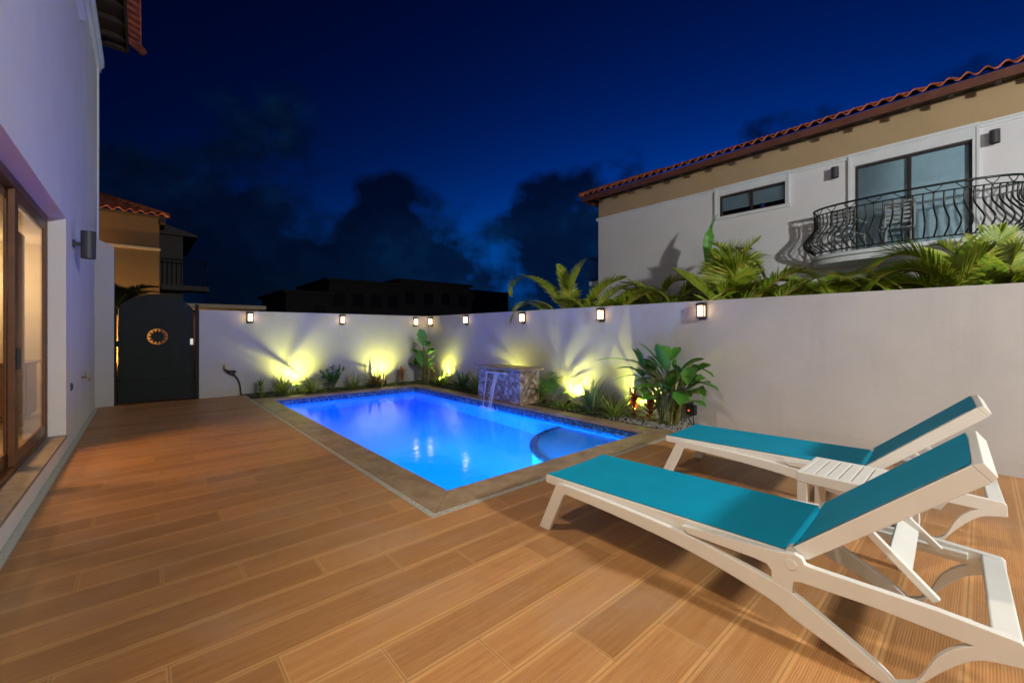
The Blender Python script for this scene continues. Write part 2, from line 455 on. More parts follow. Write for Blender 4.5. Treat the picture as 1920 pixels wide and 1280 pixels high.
# ------------------------------------------------------------------ the camera and the measuring of the photograph
FPX, YAW, CX, CY, CH = 780.158, R(41.467), 960, 622.7, 1.5
SN, CS = math.sin(YAW), math.cos(YAW)
def ray(u, v):
    a = (u - CX) / FPX; b = (CY - v) / FPX
    return a * CS + SN, CS - a * SN, b
def onX(u, v, X):
    r = ray(u, v); d = X / r[0]; return Vector((X, r[1] * d, CH + r[2] * d))
def onY(u, v, Y):
    r = ray(u, v); d = Y / r[1]; return Vector((r[0] * d, Y, CH + r[2] * d))
cam = bpy.data.cameras.new('camera'); co = bpy.data.objects.new('camera', cam); col.objects.link(co)
cam.sensor_width = 36; cam.lens = FPX / 1920 * 36; cam.shift_y = -(640 - CY) / 1920
cam.clip_start = .05; cam.clip_end = 2000
co.location = (0, 0, CH); co.rotation_euler = (R(90), 0, -YAW)
sc.camera = co

WL, WR, WB, WH = -.74, 6.77, 11.72, 2.01       # left wall, right wall, back wall, wall height
PX0, PX1, PY0, PY1 = 2.173, 5.635, 3.381, 10.494 # pool
CX0, CY0, CX1, CY1 = 1.80, 3.00, 5.95, 10.84     # outer edge of the coping
WZ = -.13                                        # water level

# ------------------------------------------------------------------ ground, deck, pool
g = MB()
for (x0, x1, y0, y1) in ((-400, 1.0, -400, 400), (8.0, 400, -400, 400), (1.0, 8.0, -400, 2.0), (1.0, 8.0, 12.0, 400)):
    g.add([(x0, y0, -.05), (x1, y0, -.05), (x1, y1, -.05), (x0, y1, -.05)], [(0, 1, 2, 3)])
struct(g.build('ground', simple('dark_ground', (.07, .06, .05, 1), .95, .3, 1)))
d = MB()
d.box(WL + .062, WR, -5, 2.94, -.06, 0)
d.box(WL + .062, 1.742, 2.94, WB, -.06, 0)
struct(d.build('deck_floor', 'deck'))
# pale strip round the coping
s = MB()
s.box(1.742, 1.80, 2.94, WB, -.05, .003); s.box(1.80, WR, 2.94, 3.00, -.05, .003)
struct(s.build('mosaic_strip', 'strip'))
c = MB()
zc = .006
c.prism([(CX0, CY0), (PX0 - .02, PY0 - .02), (PX0 - .02, PY1 + .02), (CX0, CY1)], -.045, zc, 'xy')
c.prism([(CX0 + .004, CY0), (CX1 + .3, CY0), (CX1, PY0 - .02), (PX0 - .017, PY0 - .02)], -.045, zc, 'xy')
c.prism([(PX1 + .02, PY0 - .017), (CX1, PY0 - .017), (CX1, CY1), (PX1 + .02, PY1 + .02)], -.045, zc, 'xy')
c.prism([(CX0 + .003, CY1), (PX0 - .017, PY1 + .02), (PX1 + .017, PY1 + .02), (CX1 - .003, CY1)], -.045, zc, 'xy')
struct(c.build('pool_coping', 'coping', bevel=.006))
# bed
b = MB()
nx = 60
def bedz(x, y): return -.012 + .016 * math.sin(x * 7.3 + y * 3.1) * math.sin(y * 5.7 - x * 2.2)
def sheet(mb, x0, x1, y0, y1, nx, ny, zf):
    vs = [(x0 + (x1 - x0) * i / nx, y0 + (y1 - y0) * j / ny, 0) for j in range(ny + 1) for i in range(nx + 1)]
    vs = [(x, y, zf(x, y)) for x, y, _ in vs]
    mb.add(vs, [(j * (nx + 1) + i, j * (nx + 1) + i + 1, (j + 1) * (nx + 1) + i + 1, (j + 1) * (nx + 1) + i) for j in range(ny) for i in range(nx)])
sheet(b, CX1, WR, 3.0, WB, 14, 120, bedz)
sheet(b, 1.80, CX1, CY1, WB, 60, 14, bedz)
struct(b.build('planting_bed_soil', 'soil', smooth=True))
# basin: four walls and floor, the shallow ledge
pt = MB()
for q in ([(PX0, PY0), (PX0, PY1)], [(PX0, PY1), (PX1, PY1)], [(PX1, PY1), (PX1, PY0)], [(PX1, PY0), (PX0, PY0)]):
    (xa, ya), (xb, yb) = q
    pt.add([(xa, ya, -.046), (xb, yb, -.046), (xb, yb, -.32), (xa, ya, -.32)], [(0, 1, 2, 3)])
pool = thing('swimming_pool', ((PX0 + PX1) / 2, (PY0 + PY1) / 2, -1.4), 'rectangular swimming pool glowing blue, sunk into the deck behind the loungers', 'swimming pool')
pt.build('waterline_tile', 'pooltile', pool)
pb = MB()
for q in ([(PX0, PY0), (PX0, PY1)], [(PX0, PY1), (PX1, PY1)], [(PX1, PY1), (PX1, PY0)], [(PX1, PY0), (PX0, PY0)]):
    (xa, ya), (xb, yb) = q
    pb.add([(xa, ya, -.32), (xb, yb, -.32), (xb, yb, -1.4), (xa, ya, -1.4)], [(0, 1, 2, 3)])
pb.add([(PX0, PY0, -1.4), (PX1, PY0, -1.4), (PX1, PY1, -1.4), (PX0, PY1, -1.4)], [(0, 1, 2, 3)])
pb.build('basin', 'poolwall', pool)
arc = [(PX1 - 1.68 * math.cos(t), PY0 + 1.68 * math.sin(t)) for t in [PI / 2 * i / 24 for i in range(25)]]
ld = MB(); ld.prism([(PX1 - .002, PY0 + .002)] + [(min(x, PX1 - .002), max(y, PY0 + .002)) for x, y in arc], -1.398, -.43, 'xy')
ld.build('shallow_ledge', 'poolwall', pool)
eg = MB()
arc2 = [(PX1 - 1.72 * math.cos(t), PY0 + 1.72 * math.sin(t)) for t in [PI / 2 * i / 24 for i in range(25)]]
eg.prism([(min(x, PX1 - .003), max(y, PY0 + .003)) for x, y in arc2] + [(min(x, PX1 - .003), max(y, PY0 + .003)) for x, y in reversed([(PX1 - 1.60 * math.cos(t), PY0 + 1.60 * math.sin(t)) for t in [PI / 2 * i / 24 for i in range(25)]])], -.50, -.424, 'xy')
eg.build('ledge_edge_tile', 'pooltile', pool)
w = MB(); w.add([(PX0, PY0, WZ), (PX1, PY0, WZ), (PX1, PY1, WZ), (PX0, PY1, WZ)], [(0, 1, 2, 3)])
struct(w.build('pool_water', 'water'))

def lamp(name, typ, loc, energy, color, **kw):
    l = bpy.data.lights.new(name, typ); l.energy = energy; l.color = color
    aim = kw.pop('aim', None)
    for k, v in kw.items(): setattr(l, k, v)
    o = bpy.data.objects.new(name, l); col.objects.link(o); o.location = loc
    if aim is not None:
        o.rotation_euler = (Vector(aim) - Vector(loc)).to_track_quat('-Z', 'Y').to_euler()
    return o
POOLC = (.02, .17, 1)
for yy, e, cc in ((9.3, 105, (.002, .10, 1)), (7.0, 145, (.003, .16, 1)), (4.7, 205, (.015, .33, 1))):
    lamp('pool_light', 'AREA', (PX0 + .03, yy, -.30), e, cc, shape='DISK', size=.26, aim=(PX1, yy, -.62))
lamp('pool_light', 'AREA', (3.15, PY0 + .03, -.29), 330, (.015, .36, 1), shape='DISK', size=.24, aim=(4.9, 5.0, -.5))  # extra hidden light added to brighten the shallow ledge

# ------------------------------------------------------------------ garden walls
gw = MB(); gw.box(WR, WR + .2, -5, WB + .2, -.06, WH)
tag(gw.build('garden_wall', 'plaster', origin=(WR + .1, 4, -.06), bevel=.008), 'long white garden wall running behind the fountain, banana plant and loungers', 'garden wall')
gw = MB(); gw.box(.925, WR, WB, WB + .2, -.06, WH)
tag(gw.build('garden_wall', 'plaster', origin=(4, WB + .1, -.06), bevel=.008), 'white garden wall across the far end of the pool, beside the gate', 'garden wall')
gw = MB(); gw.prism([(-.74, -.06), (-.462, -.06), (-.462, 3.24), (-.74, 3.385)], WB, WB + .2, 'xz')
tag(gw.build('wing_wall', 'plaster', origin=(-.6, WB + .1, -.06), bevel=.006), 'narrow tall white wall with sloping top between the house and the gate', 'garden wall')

# ------------------------------------------------------------------ sconces
def make_sconce():
    root = thing('wall_lantern', (0, 0, 0), 'x', 'wall lamp', 'lit box lanterns along the garden walls')
    # wall at y=0, lamp sticks out to -y; z measured from its middle
    p = MB(); p.box(-.066, .066, -.016, 0, -.138, .125); p.build('back_plate', 'bronze', root, bevel=.003)
    t = MB(); t.prism([(-.012, .12), (-.012, .142), (-.112, .125), (-.112, .092), (-.012, .095)], -.066, .066, 'yz'); t.build('roof_cap', 'bronze', root, bevel=.002)
    bt = MB(); bt.box(-.064, .064, -.112, -.012, -.112, -.088); bt.box(-.03, .03, -.06, -.014, -.135, -.112); bt.build('base_tray', 'bronze', root, bevel=.002)
    f = MB()
    for x in (-.062, .045):
        f.box(x, x + .017, -.111, -.096, -.088, .092)
        f.box(x, x + .017, -.030, -.0165, -.088, .092)
    f.each('corner_post', 'bronze', root)
    gl = MB(); gl.box(-.042, .042, -.096, -.031, -.080, .084); gl.build('glass_panel', 'glow', root)
    return root
sconces = [
    ((1.904, WB, 1.853), 0, 'lit lantern on the end wall just right of the gate'),
    ((4.088, WB, 1.84), 0, 'lit lantern in the middle of the wall at the far end of the pool'),
    ((6.32, WB, 1.82), 0, 'lit lantern on the end wall, left of the corner above the tall corner plant'),
    ((WR, 11.45, 1.83), -PI / 2, 'lit lantern on the long wall tight to the corner above the tall corner plant'),
    ((WR, 9.554, 1.84), -PI / 2, 'lit lantern on the long wall between the corner and the fountain'),
    ((WR, 7.239, 1.84), -PI / 2, 'lit lantern above the stone fountain, touched by a drooping palm frond'),
    ((WR, 4.975, 1.84), -PI / 2, 'lit lantern on the long wall just left of the big banana plant'),
    ((WR, 2.998, 1.84), -PI / 2, 'lit lantern nearest the camera, over the right of the big banana plant'),
]
s0 = make_sconce()
for i, (loc, rz, lab) in enumerate(sconces):
    if i == 0: s0.location = loc; s0.rotation_euler.z = rz; s0['label'] = lab
    else: dup(s0, loc, rz, lab)

# ------------------------------------------------------------------ gate
gt = thing('garden_gate', (.22, WB + .04, 0), 'dark green steel gate with arched top and a round sun cut-out', 'gate')
gx, gr, gz0 = .222, .555, 1.76
cxs, czs, rs = .215, 1.405, .172
# panel: ring of quads between the round hole and the arched outline
outer = []
N = 64
def outl(t):
    # intersection of the ray from the hole centre with the arch shaped outline
    dx, dz = math.cos(t), math.sin(t)
    lo, hi = 0, 4
    def inside(x, z):
        if z < .04 or x < -.405 or x > .832: return False
        if z <= 1.70: return True
        if abs(x - .2135) > .61: return False
        return (x - .2135) ** 2 / .70 ** 2 + (z - 1.70) ** 2 / .62 ** 2 <= 1
    for _ in range(40):
        m = (lo + hi) / 2
        if inside(cxs + dx * m, czs + dz * m): lo = m
        else: hi = m
    return cxs + dx * lo, czs + dz * lo
angs = sorted([2 * PI * k / 96 for k in range(96)] + [math.atan2(.04 - czs, -.405 - cxs) % (2 * PI), math.atan2(.04 - czs, .832 - cxs) % (2 * PI)])
pn = MB()
ya, yb = WB + .03, WB + .05
n = len(angs)
vs = []
for t in angs:
    ox, oz = outl(t)
    vs += [(cxs + rs * math.cos(t), ya, czs + rs * math.sin(t)), (ox, ya, oz), (ox, yb, oz), (cxs + rs * math.cos(t), yb, czs + rs * math.sin(t))]
fs = []
for i in range(n):
    a, b2 = 4 * i, 4 * ((i + 1) % n)
    for k in range(4): fs.append((a + k, a + (k + 1) % 4, b2 + (k + 1) % 4, b2 + k))
pn.add(vs, fs); pn.build('panel', 'gate', gt)
fr = MB()
fr.box(-.458, -.425, WB + .01, WB + .07, 0, 2.02)
fr.build('hinge_post', 'gate', gt, bevel=.004)
fr = MB(); fr.box(.858, .918, WB - .012, WB + .06, 0, 2.125); fr.build('latch_post', 'gate', gt, bevel=.004)
rl = MB(); rl.box(-.402, .829, WB + .012, WB + .03, .485, .515); rl.box(-.402, -.372, WB + .012, WB + .03, .04, 1.75); rl.box(.80, .829, WB + .012, WB + .03, .04, 1.75); rl.each('rail', 'gate', gt, bevel=.003)
su = MB()
su.prism([(cxs + (.171 if k % 2 == 0 else .10) * math.sin(2 * PI * k / 24), czs + (.171 if k % 2 == 0 else .10) * math.cos(2 * PI * k / 24)) for k in range(24)], WB + .034, WB + .046, 'xz')
su.build('sun_ornament', 'gate', gt)
lk = MB(); lk.box(.765, .822, WB + .002, WB + .012, 1.22, 1.36); lk.box(.775, .812, WB - .012, WB + .002, 1.25, 1.262); lk.build('lock', 'steel', gt, bevel=.003)
hg = MB()
for z in (.35, 1.2, 1.85): hg.tube([(-.415, WB + .02, z), (-.415, WB + .02, z + .12)], .012, 10)
hg.each('hinge', 'gate', gt)

# ------------------------------------------------------------------ the villa on the left
vl = thing('villa', (WL - .15, 6, 0), 'own white two storey villa wall along the left with a wide sliding door', 'house')
OY0, OY1, OZ0, OZ1 = -.9, 7.66, .195, 2.93
wall_grid('x', WL - .16, WL, [-4.5, OY0, OY1, 12.4], [-.06, OZ0, OZ1, 7.95], [(OY0, OY1, OZ0, OZ1)]).build('wall', 'plaster_house', vl)
ew = MB(); ew.box(WL - 6, WL - .16, 12.2, 12.4, -.06, 7.95); ew.box(WL - 6, WL - .16, -4.5, -4.3, -.06, 7.95); ew.box(WL - 6.2, WL - 6, -4.5, 12.4, -.06, 7.95); ew.build('rear_wall', 'plaster_house', vl)
sl = MB(); sl.box(WL - .158, WL + .012, OY0, OY1, OZ0 - .02, OZ0 + .014); sl.build('door_sill', 'sill', vl, bevel=.004)
cn = MB()
cn.prism([(WL, 7.02), (WL + .05, 7.02), (WL + .055, 7.10), (WL + .10, 7.16), (WL + .10, 7.30), (WL, 7.30)], -4.5, 12.46, 'xz')
cn.build('cornice', 'trim_white', vl)
tr = MB(); tr.prism([(WL, 6.30), (WL + .07, 6.30), (WL + .085, 6.37), (WL + .12, 6.42), (WL + .12, 6.50), (WL, 6.50)], 5.0, 9.18, 'xz'); tr.build('upper_window_trim', 'trim_white', vl)
cs = MB(); cs.box(WL, WL + .028, 12.22, 12.412, 0, 7.02); cs.build('corner_strip', 'trim_white', vl, bevel=.006)
# the sliding door
XD = WL - .16
sd = MB()
sd.box(XD - .035, XD + .005, OY1 - .07, OY1 - .001, OZ0 + .016, OZ1 - .001)
sd.box(XD - .13, XD + .005, OY0, OY1 - .086, OZ1 - .085, OZ1 - .001)
sd.box(XD - .13, XD + .004, OY0, OY1 - .086, OZ0 + .016, OZ0 + .05)
door = sd.build('sliding_door', 'brown_wood', vl, bevel=.004)
def leaf(y0, y1, x):
    f = MB(); z0, z1 = OZ0 + .052, OZ1 - .088
    f.box(x - .045, x, y0, y0 + .15, z0, z1); f.box(x - .022, x, y1 - .09, y1, z0, z1)
    f.box(x - .044, x - .001, y0 + .15, y1 - .09, z0, z0 + .13); f.box(x - .044, x - .001, y0 + .15, y1 - .09, z1 - .10, z1)
    f.build('frame', 'brown_wood', door, bevel=.005)
    gl = MB(); gl.box(x - .017, x - .011, y0 + .15, y1 - .09, z0 + .13, z1 - .10); gl.build('pane', 'glass', door)
leaf(5.98, OY1 - .072, XD - .005); leaf(4.30, 6.10, XD - .06); leaf(2.62, 4.42, XD - .06); leaf(.86, 2.74, XD - .06); leaf(-.88, .98, XD - .06)
dh = MB(); dh.box(XD - .005, XD + .02, 6.03, 6.07, 1.15, 1.35); dh.build('handle', 'black', door, bevel=.004)
# room behind the door
rm = MB()
rm.add([(XD - .002, -1.5, .2), (XD - .002, 10.8, .2), (-5.2, 10.8, .2), (-5.2, -1.5, .2)], [(0, 1, 2, 3)])
rm.build('interior_floor', 'intfloor', vl)
rw = MB()
rw.box(-5.3, -5.2, -1.5, 10.8, .2, 3.1); rw.box(-5.2, XD - .002, 10.8, 10.9, .2, 3.1); rw.box(-5.2, XD - .002, -1.6, -1.5, .2, 3.1); rw.box(-5.2, XD - .002, -1.5, 10.8, 3.0, 3.1)
rw.build('interior_wall', 'cream', vl)
# curtain and cabinet inside
cu = MB()
yy = [8.05 + .55 * i / 60 for i in range(61)]
vs = [(-1.25 + .045 * math.sin(i * 1.05), y, z) for z in (.24, 1.5, 2.8) for i, y in enumerate(yy)]
cu.add(vs, [(j * 61 + i, j * 61 + i + 1, (j + 1) * 61 + i + 1, (j + 1) * 61 + i) for j in range(2) for i in range(60)])
oc = cu.build('curtain', 'curtain', origin=(-1.25, 8.3, .2), smooth=True); sm = oc.modifiers.new('Solid', 'SOLIDIFY'); sm.thickness = .006
tag(oc, 'gathered pinkish curtain hanging inside the sliding door', 'curtain')
cb = thing('cabinet', (-1.8, 9.6, .2), 'brown wooden cabinet inside the room behind the door glass', 'cabinet')
q = MB(); q.box(-2.4, -1.28, 9.25, 9.95, .26, 1.02); q.build('body', 'cabinet', cb, bevel=.004)
q = MB(); q.box(-2.44, -1.24, 9.21, 9.99, 1.021, 1.06); q.build('top', 'cabinet', cb, bevel=.004)
q = MB(); q.box(-2.38, -1.86, 9.225, 9.248, .3, .99); q.box(-1.82, -1.30, 9.225, 9.248, .3, .99); q.each('door', 'cabinet', cb, bevel=.004)
# roof of the villa
def tile_roof(mb, e0, run, y0, y1, z0, pitch, sgn, tw=.235, hip0=False, hip1=False, course=.36, r=.062):
    """barrel tiles: eave line at x=e0 along y, rising towards sgn*x"""
    npt = 10; ny = int((y1 - y0) / tw * npt); rows = int(run / course) + 1
    grid = []
    for k in range(rows):
        for part in (0, 1):
            s = min(run, (k + part) * course) if k + part > 0 else 0
            lift = .022 if part == 0 else 0
            ln = []
            for j in range(ny + 1):
                y = y0 + (y1 - y0) * j / ny
                if hip1: y = min(y, y1 - s * 1.0)
                if hip0: y = max(y, y0 + s * 1.0)
                ph = (j % npt) / npt
                wv = r * math.sin(PI * min(1, ph / .62)) if ph < .62 else -.022 * math.sin(PI * (ph - .62) / .38)
                ln.append((e0 + sgn * s, y, z0 + s * math.tan(pitch) + wv + lift))
            grid.append(ln)
    w = ny + 1
    vs = [p for ln in grid for p in ln]
    fs = [(i * w + j, i * w + j + 1, (i + 1) * w + j + 1, (i + 1) * w + j) for i in range(len(grid) - 1) for j in range(ny)]
    mb.add(vs, fs)
    # the open ends of the tiles at the eave
    low = [(p[0] + sgn * .02, p[1], p[2] - .028) for p in grid[0]]
    b = len(vs)
    mb.add(grid[0] + low, [(j, j + 1, w + j + 1, w + j) for j in range(ny)])
rf = MB(); tile_roof(rf, -.05, 3.6, -4.5, 12.98, 7.99, R(24), -1, hip1=True, r=.085, tw=.25)
roof = rf.build('roof', 'terracotta', vl, smooth=False)
q = MB(); q.box(-.30, -.26, -4.5, 12.86, 7.82, 8.0); q.box(-6, -.301, 12.82, 12.86, 7.82, 8.0); q.build('fascia', 'dark_wood', roof)
q = MB(); q.box(-6, -.301, -4.5, 12.819, 7.95, 7.975); q.build('soffit', 'dark_wood', roof)
q = MB()
for k in range(20):
    y = 12.4 - k * .62; q.box(WL + .002, -.302, y - .04, y + .04, 7.84, 7.949)
q.box(WL + .1, -.302, 12.74, 12.80, 7.83, 7.949)
q.each('rafter', 'dark_wood', roof)
q = MB(); q.tube([(-.02, 13.0, 8.03), (-1.8, 11.2, 8.83)], .10, 10); q.build('hip_tile', 'terracotta', roof, smooth=True)

# cylinder wall lamps (unlit ones on the villa and the neighbour house)
def cyl_lamp(loc, label, lit=False, ax=1, rr=.092, h=.36, arm=.13, group=None, mat='grey_lamp'):
    root = thing('wall_lamp', loc, label, 'wall lamp', group)
    x, y, z = loc
    b = MB(); b.tube([(x, y, z), (x + ax * .022, y, z)], .055, 20); b.build('wall_plate', mat, root, bevel=.003)
    a = MB(); a.tube([(x + ax * .022, y, z), (x + ax * (arm + .03), y, z)], .028, 12); a.build('arm', mat, root)
    s = MB(); cx = x + ax * (arm + rr)
    s.lathe([(rr - .008, -h / 2 + .02), (rr - .008, -h / 2), (rr, -h / 2), (rr, h / 2), (rr - .008, h / 2), (rr - .008, h / 2 - .02)], (cx, y, z), 32)
    o = s.build('shade', mat, root, smooth=True); bv = o.modifiers.new('E', 'EDGE_SPLIT'); bv.split_angle = R(40)
    return root
cyl_lamp((WL, 8.29, 2.72), 'unlit charcoal cylinder wall lamp on the white villa wall beside the sliding door', rr=.078, h=.38, arm=.075)

# fittings on the villa wall
oo = thing('wall_socket', (WL, 8.07, .77), 'small dark double socket low on the white villa wall', 'socket')
q = MB(); q.box(WL, WL + .012, 8.0, 8.15, .72, .82); q.build('plate', simple('grey_plate', (.16, .16, .17, 1), .5), oo, bevel=.003)
q = MB(); q.box(WL + .012, WL + .02, 8.015, 8.065, .735, .805); q.box(WL + .012, WL + .02, 8.085, 8.135, .735, .805); q.each('cover', 'black', oo, bevel=.003)
oo = thing('wall_tap', (WL, 9.4, .8), 'small dull metal tap low on the white villa wall', 'tap')
q = MB(); q.tube([(WL, 9.4, .79), (WL + .07, 9.4, .79), (WL + .095, 9.4, .74)], .014, 10); q.build('spout', 'brass', oo, smooth=True)
q = MB(); q.tube([(WL + .05, 9.4, .79), (WL + .05, 9.4, .87)], .008, 8); q.box(WL + .045, WL + .055, 9.36, 9.44, .865, .88); q.build('handle', 'brass', oo)

# drain along the villa
dr = MB(); dr.box(WL + .001, WL + .061, -4.5, WB, -.055, -.006); dr_o = thing('drain_channel', (WL + .03, 4, 0), 'narrow pale slotted drain channel along the foot of the villa wall', 'drain')
dr.build('channel', 'grate', dr_o)
q = MB()
for k in range(460):
    y = -1.0 + k * .0275
    q.box(WL + .006, WL + .056, y, y + .018, -.006, .001)
q.box(WL + .001, WL + .006, -4.5, WB, -.006, .002); q.box(WL + .056, WL + .061, -4.5, WB, -.006, .002)
q.build('grate', 'grate', dr_o)

# ------------------------------------------------------------------ hose on the end wall
oo = thing('garden_tap', (1.393, WB, .68), 'brass garden tap on the end wall with a black hose on it', 'tap')
q = MB(); q.tube([(1.393, WB, .69), (1.393, WB - .08, .69), (1.393, WB - .10, .65)], .016, 10); q.build('spout', 'brass', oo, smooth=True)
q = MB(); q.tube([(1.393, WB - .055, .69), (1.393, WB - .055, .77)], .009, 8); q.box(1.35, 1.436, WB - .062, WB - .048, .765, .78); q.build('handle', 'brass', oo)
q = MB()
q.tube(curve([(1.393, WB - .10, .65), (1.43, WB - .12, .60), (1.50, WB - .10, .555), (1.60, WB - .09, .48), (1.68, WB - .08, .33), (1.71, WB - .08, .16), (1.72, WB - .08, .04), (1.76, WB - .06, .018), (1.95, WB - .05, .018), (2.2, WB - .07, .018), (2.5, WB - .06, .018)], 6), .014, 8)
q.tube(curve([(1.40, WB - .10, .64), (1.47, WB - .14, .60), (1.56, WB - .14, .60), (1.60, WB - .12, .57), (1.54, WB - .11, .54), (1.46, WB - .12, .56)], 5), .017, 8)
q.tube(curve([(1.44, WB - .10, .60), (1.52, WB - .15, .54), (1.58, WB - .13, .50), (1.55, WB - .1, .53)], 5), .016, 8)
tag(q.build('garden_hose', 'rubber', origin=(1.72, WB - .08, 0), smooth=True), 'black garden hose hanging from the tap and running along the end wall', 'hose')

# outlet with cords by the banana plant
oo = thing('outdoor_socket', (WR, 3.17, .23), 'black weatherproof socket box with a red light beside the banana plant', 'socket')
q = MB(); q.box(WR - .07, WR, 3.09, 3.25, .15, .31); q.build('box', 'black', oo, bevel=.008)
q = MB(); q.box(WR - .085, WR - .07, 3.10, 3.24, .16, .29); q.box(WR - .05, WR - .01, 3.145, 3.195, .31, .345); q.build('cover', 'rubber', oo, bevel=.004)
q = MB(); q.lathe([(.008, 0), (.011, .006), (.008, .012)], (WR - .09, 3.19, .215), 10); q.build('indicator_light', 'led', oo)
q = MB(); q.tube(curve([(WR - .05, 3.20, .16), (WR - .06, 3.20, .08), (WR - .05, 3.17, .03), (WR - .12, 3.12, .01)], 6), .008, 8)
q.tube(curve([(WR - .05, 3.14, .16), (WR - .07, 3.12, .08), (WR - .10, 3.10, .05), (WR - .08, 3.11, .008)], 6), .008, 8); q.each('cord', 'rubber', oo, smooth=True)

# ------------------------------------------------------------------ fountain
ft = thing('stone_fountain', (6.02, 6.96, 0), 'stone mosaic block fountain pouring water into the far side of the pool', 'fountain')
q = MB(); q.box(5.74, 6.30, 6.25, 7.67, .007, .70); q.build('block', 'stone', ft, bevel=.004)
q = MB(); q.box(5.68, 6.36, 6.18, 7.75, .701, .745); q.build('cap', 'coping', ft, bevel=.006)
q = MB(); q.box(5.655, 5.739, 6.66, 7.27, .615, .64); q.build('spout', simple('blue_grey_spout', (.6, .65, .7, 1), .3), ft, bevel=.003)
def stream(y, w0, w1, reach, dy):
    q = MB(); n = 14; L = []
    for i in range(n + 1):
        t = i / n
        L.append((5.66 - reach * t, y + dy * t, .622 - .752 * t ** 1.55, w0 + (w1 - w0) * t))
    vs = [(x, a - wv, z) for x, a, z, wv in L] + [(x - .012, a, z) for x, a, z, wv in L] + [(x, a + wv, z) for x, a, z, wv in L]
    m = n + 1
    q.add(vs, [(i, i + 1, m + i + 1, m + i) for i in range(n)] + [(m + i, m + i + 1, 2 * m + i + 1, 2 * m + i) for i in range(n)])
    q.build('water_stream', 'jet', ft, smooth=True)
stream(7.22, .014, .012, .12, .0); stream(6.93, .012, .010, .20, .0); stream(6.86, .05, .016, .19, .02)

rg = MB()
for (rx, ry, r0) in ((5.545, 7.22, .05), (5.47, 6.9, .09)):
    for k, rr_ in enumerate((r0, r0 * 1.9)):
        ring = [(rx + rr_ * math.cos(2 * PI * j / 24) * (1 + .08 * math.sin(j * 2.1)), ry + rr_ * 1.1 * math.sin(2 * PI * j / 24), WZ + .003) for j in range(25)]
        rg.tube(ring, .006 - .002 * k, 5)
rg.each('splash_ring', 'jet', ft, smooth=True)

# ------------------------------------------------------------------ plants
def blade(mb, base, az, length, lean, w, droop, seg=6, twist=0):
    """arching strap leaf"""
    d = Vector((math.cos(az), math.sin(az), 0)); side = Vector((-math.sin(az), math.cos(az), 0))
    p = Vector(base); ang = lean; pts = []
    for i in range(seg + 1):
        t = i / seg
        wt = w * (min(1, .45 + 1.8 * t) if t < .3 else 1) * (1 - t ** 2.2) + .0012
        pts.append((p.copy(), wt, ang))
        p = p + (d * math.sin(ang) + Vector((0, 0, 1)) * math.cos(ang)) * (length / seg)
        ang += droop / seg * (.5 + t)
    vs = []
    for (q, wt, a) in pts:
        nrm = d * math.cos(a) - Vector((0, 0, 1)) * math.sin(a)
        vs += [q - side * wt - nrm * -.25 * wt, q, q + side * wt + nrm * .25 * wt]
    fs = []
    for i in range(seg):
        a, b = 3 * i, 3 * (i + 1)
        fs += [(a, a + 1, b + 1, b), (a + 1, a + 2, b + 2, b + 1)]
    mb.add(vs, fs)

def clump(name, x, y, label, mat, n=34, length=.42, w=.012, lean=(.1, 1.1), droop=(.5, 1.6), cat='plant', group=None, rad=.035, rnd=None):
    rr = random.Random(hash((round(x * 100), round(y * 100))) & 0xffff)
    mb = MB()
    for k in range(n):
        az = 2 * PI * k / n * 2.618 + rr.uniform(-.3, .3)
        f = rr.random()
        blade(mb, (x + rad * math.cos(az) * rr.random(), y + rad * math.sin(az) * rr.random(), -.015), az, length * rr.uniform(.65, 1.1), lean[0] + (lean[1] - lean[0]) * f, w * rr.uniform(.7, 1.2), rr.uniform(*droop))
    o = mb.build(name, mat, origin=(x, y, -.015), smooth=True)
    return tag(o, label, cat, group)

GG = 'strap leaved clumps in the planting bed'
def ray_blades(mb, x, y, along, inward, seed, n=7, L=.5):
    """stiff blades that stand in front of a lamp and throw rays on the wall"""
    rr = random.Random(seed); wb = .015 if n < 7 else .0075
    for k in range(n):
        t = -1 + 2 * (k + .5) / n + rr.uniform(-.10, .10)
        q = .15 * t
        b = (x + along[0] * q + inward[0] * .05, y + along[1] * q + inward[1] * .05, -.01)
        az = math.atan2(inward[1] * .30 + along[1] * t, inward[0] * .30 + along[0] * t)
        blade(mb, b, az, L * rr.uniform(.5, 1.15), .04 + .62 * abs(t), wb * rr.uniform(.6, 1.5), rr.uniform(.0, .35), 5)
def clump2(name, x, y, label, mat, n, length, w, lean, droop=(.5, 1.6), rays=None):
    rr = random.Random(int(x * 100) * 31 + int(y * 100))
    mb = MB()
    for k in range(n):
        az = k * 2.39996 + rr.uniform(-.3, .3); f = rr.random()
        blade(mb, (x + .05 * math.cos(az) * rr.random(), y + .05 * math.sin(az) * rr.random(), -.015), az, length * rr.uniform(.6, 1.12), lean[0] + (lean[1] - lean[0]) * f, w * rr.uniform(.7, 1.25), rr.uniform(*droop))
    if rays: ray_blades(mb, rays[0], rays[1], rays[2], rays[3], int(x * 77 + y * 13), rays[4], rays[5])
    return tag(mb.build(name, mat, origin=(x, y, -.015), smooth=True), label, 'plant', GG)
BX, BN = (1, 0), (0, 1)      # along and into the end wall
RX, RN = (0, 1), (1, 0)      # along and into the long wall
clump2('grass_clump', 2.50, 11.16, 'green and yellow strap leaf clump just left of the lamp glow nearest the gate', 'leafvar', 75, .62, .013, (.02, 1.05), rays=(2.74, WB - .30, BX, BN, 4, .42))
clump2('grass_clump', 3.17, 11.16, 'wide yellow green strap leaf clump just right of the lamp glow nearest the gate', 'leafvar', 80, .60, .013, (.10, 1.25), rays=(3.02, WB - .30, BX, BN, 4, .40))
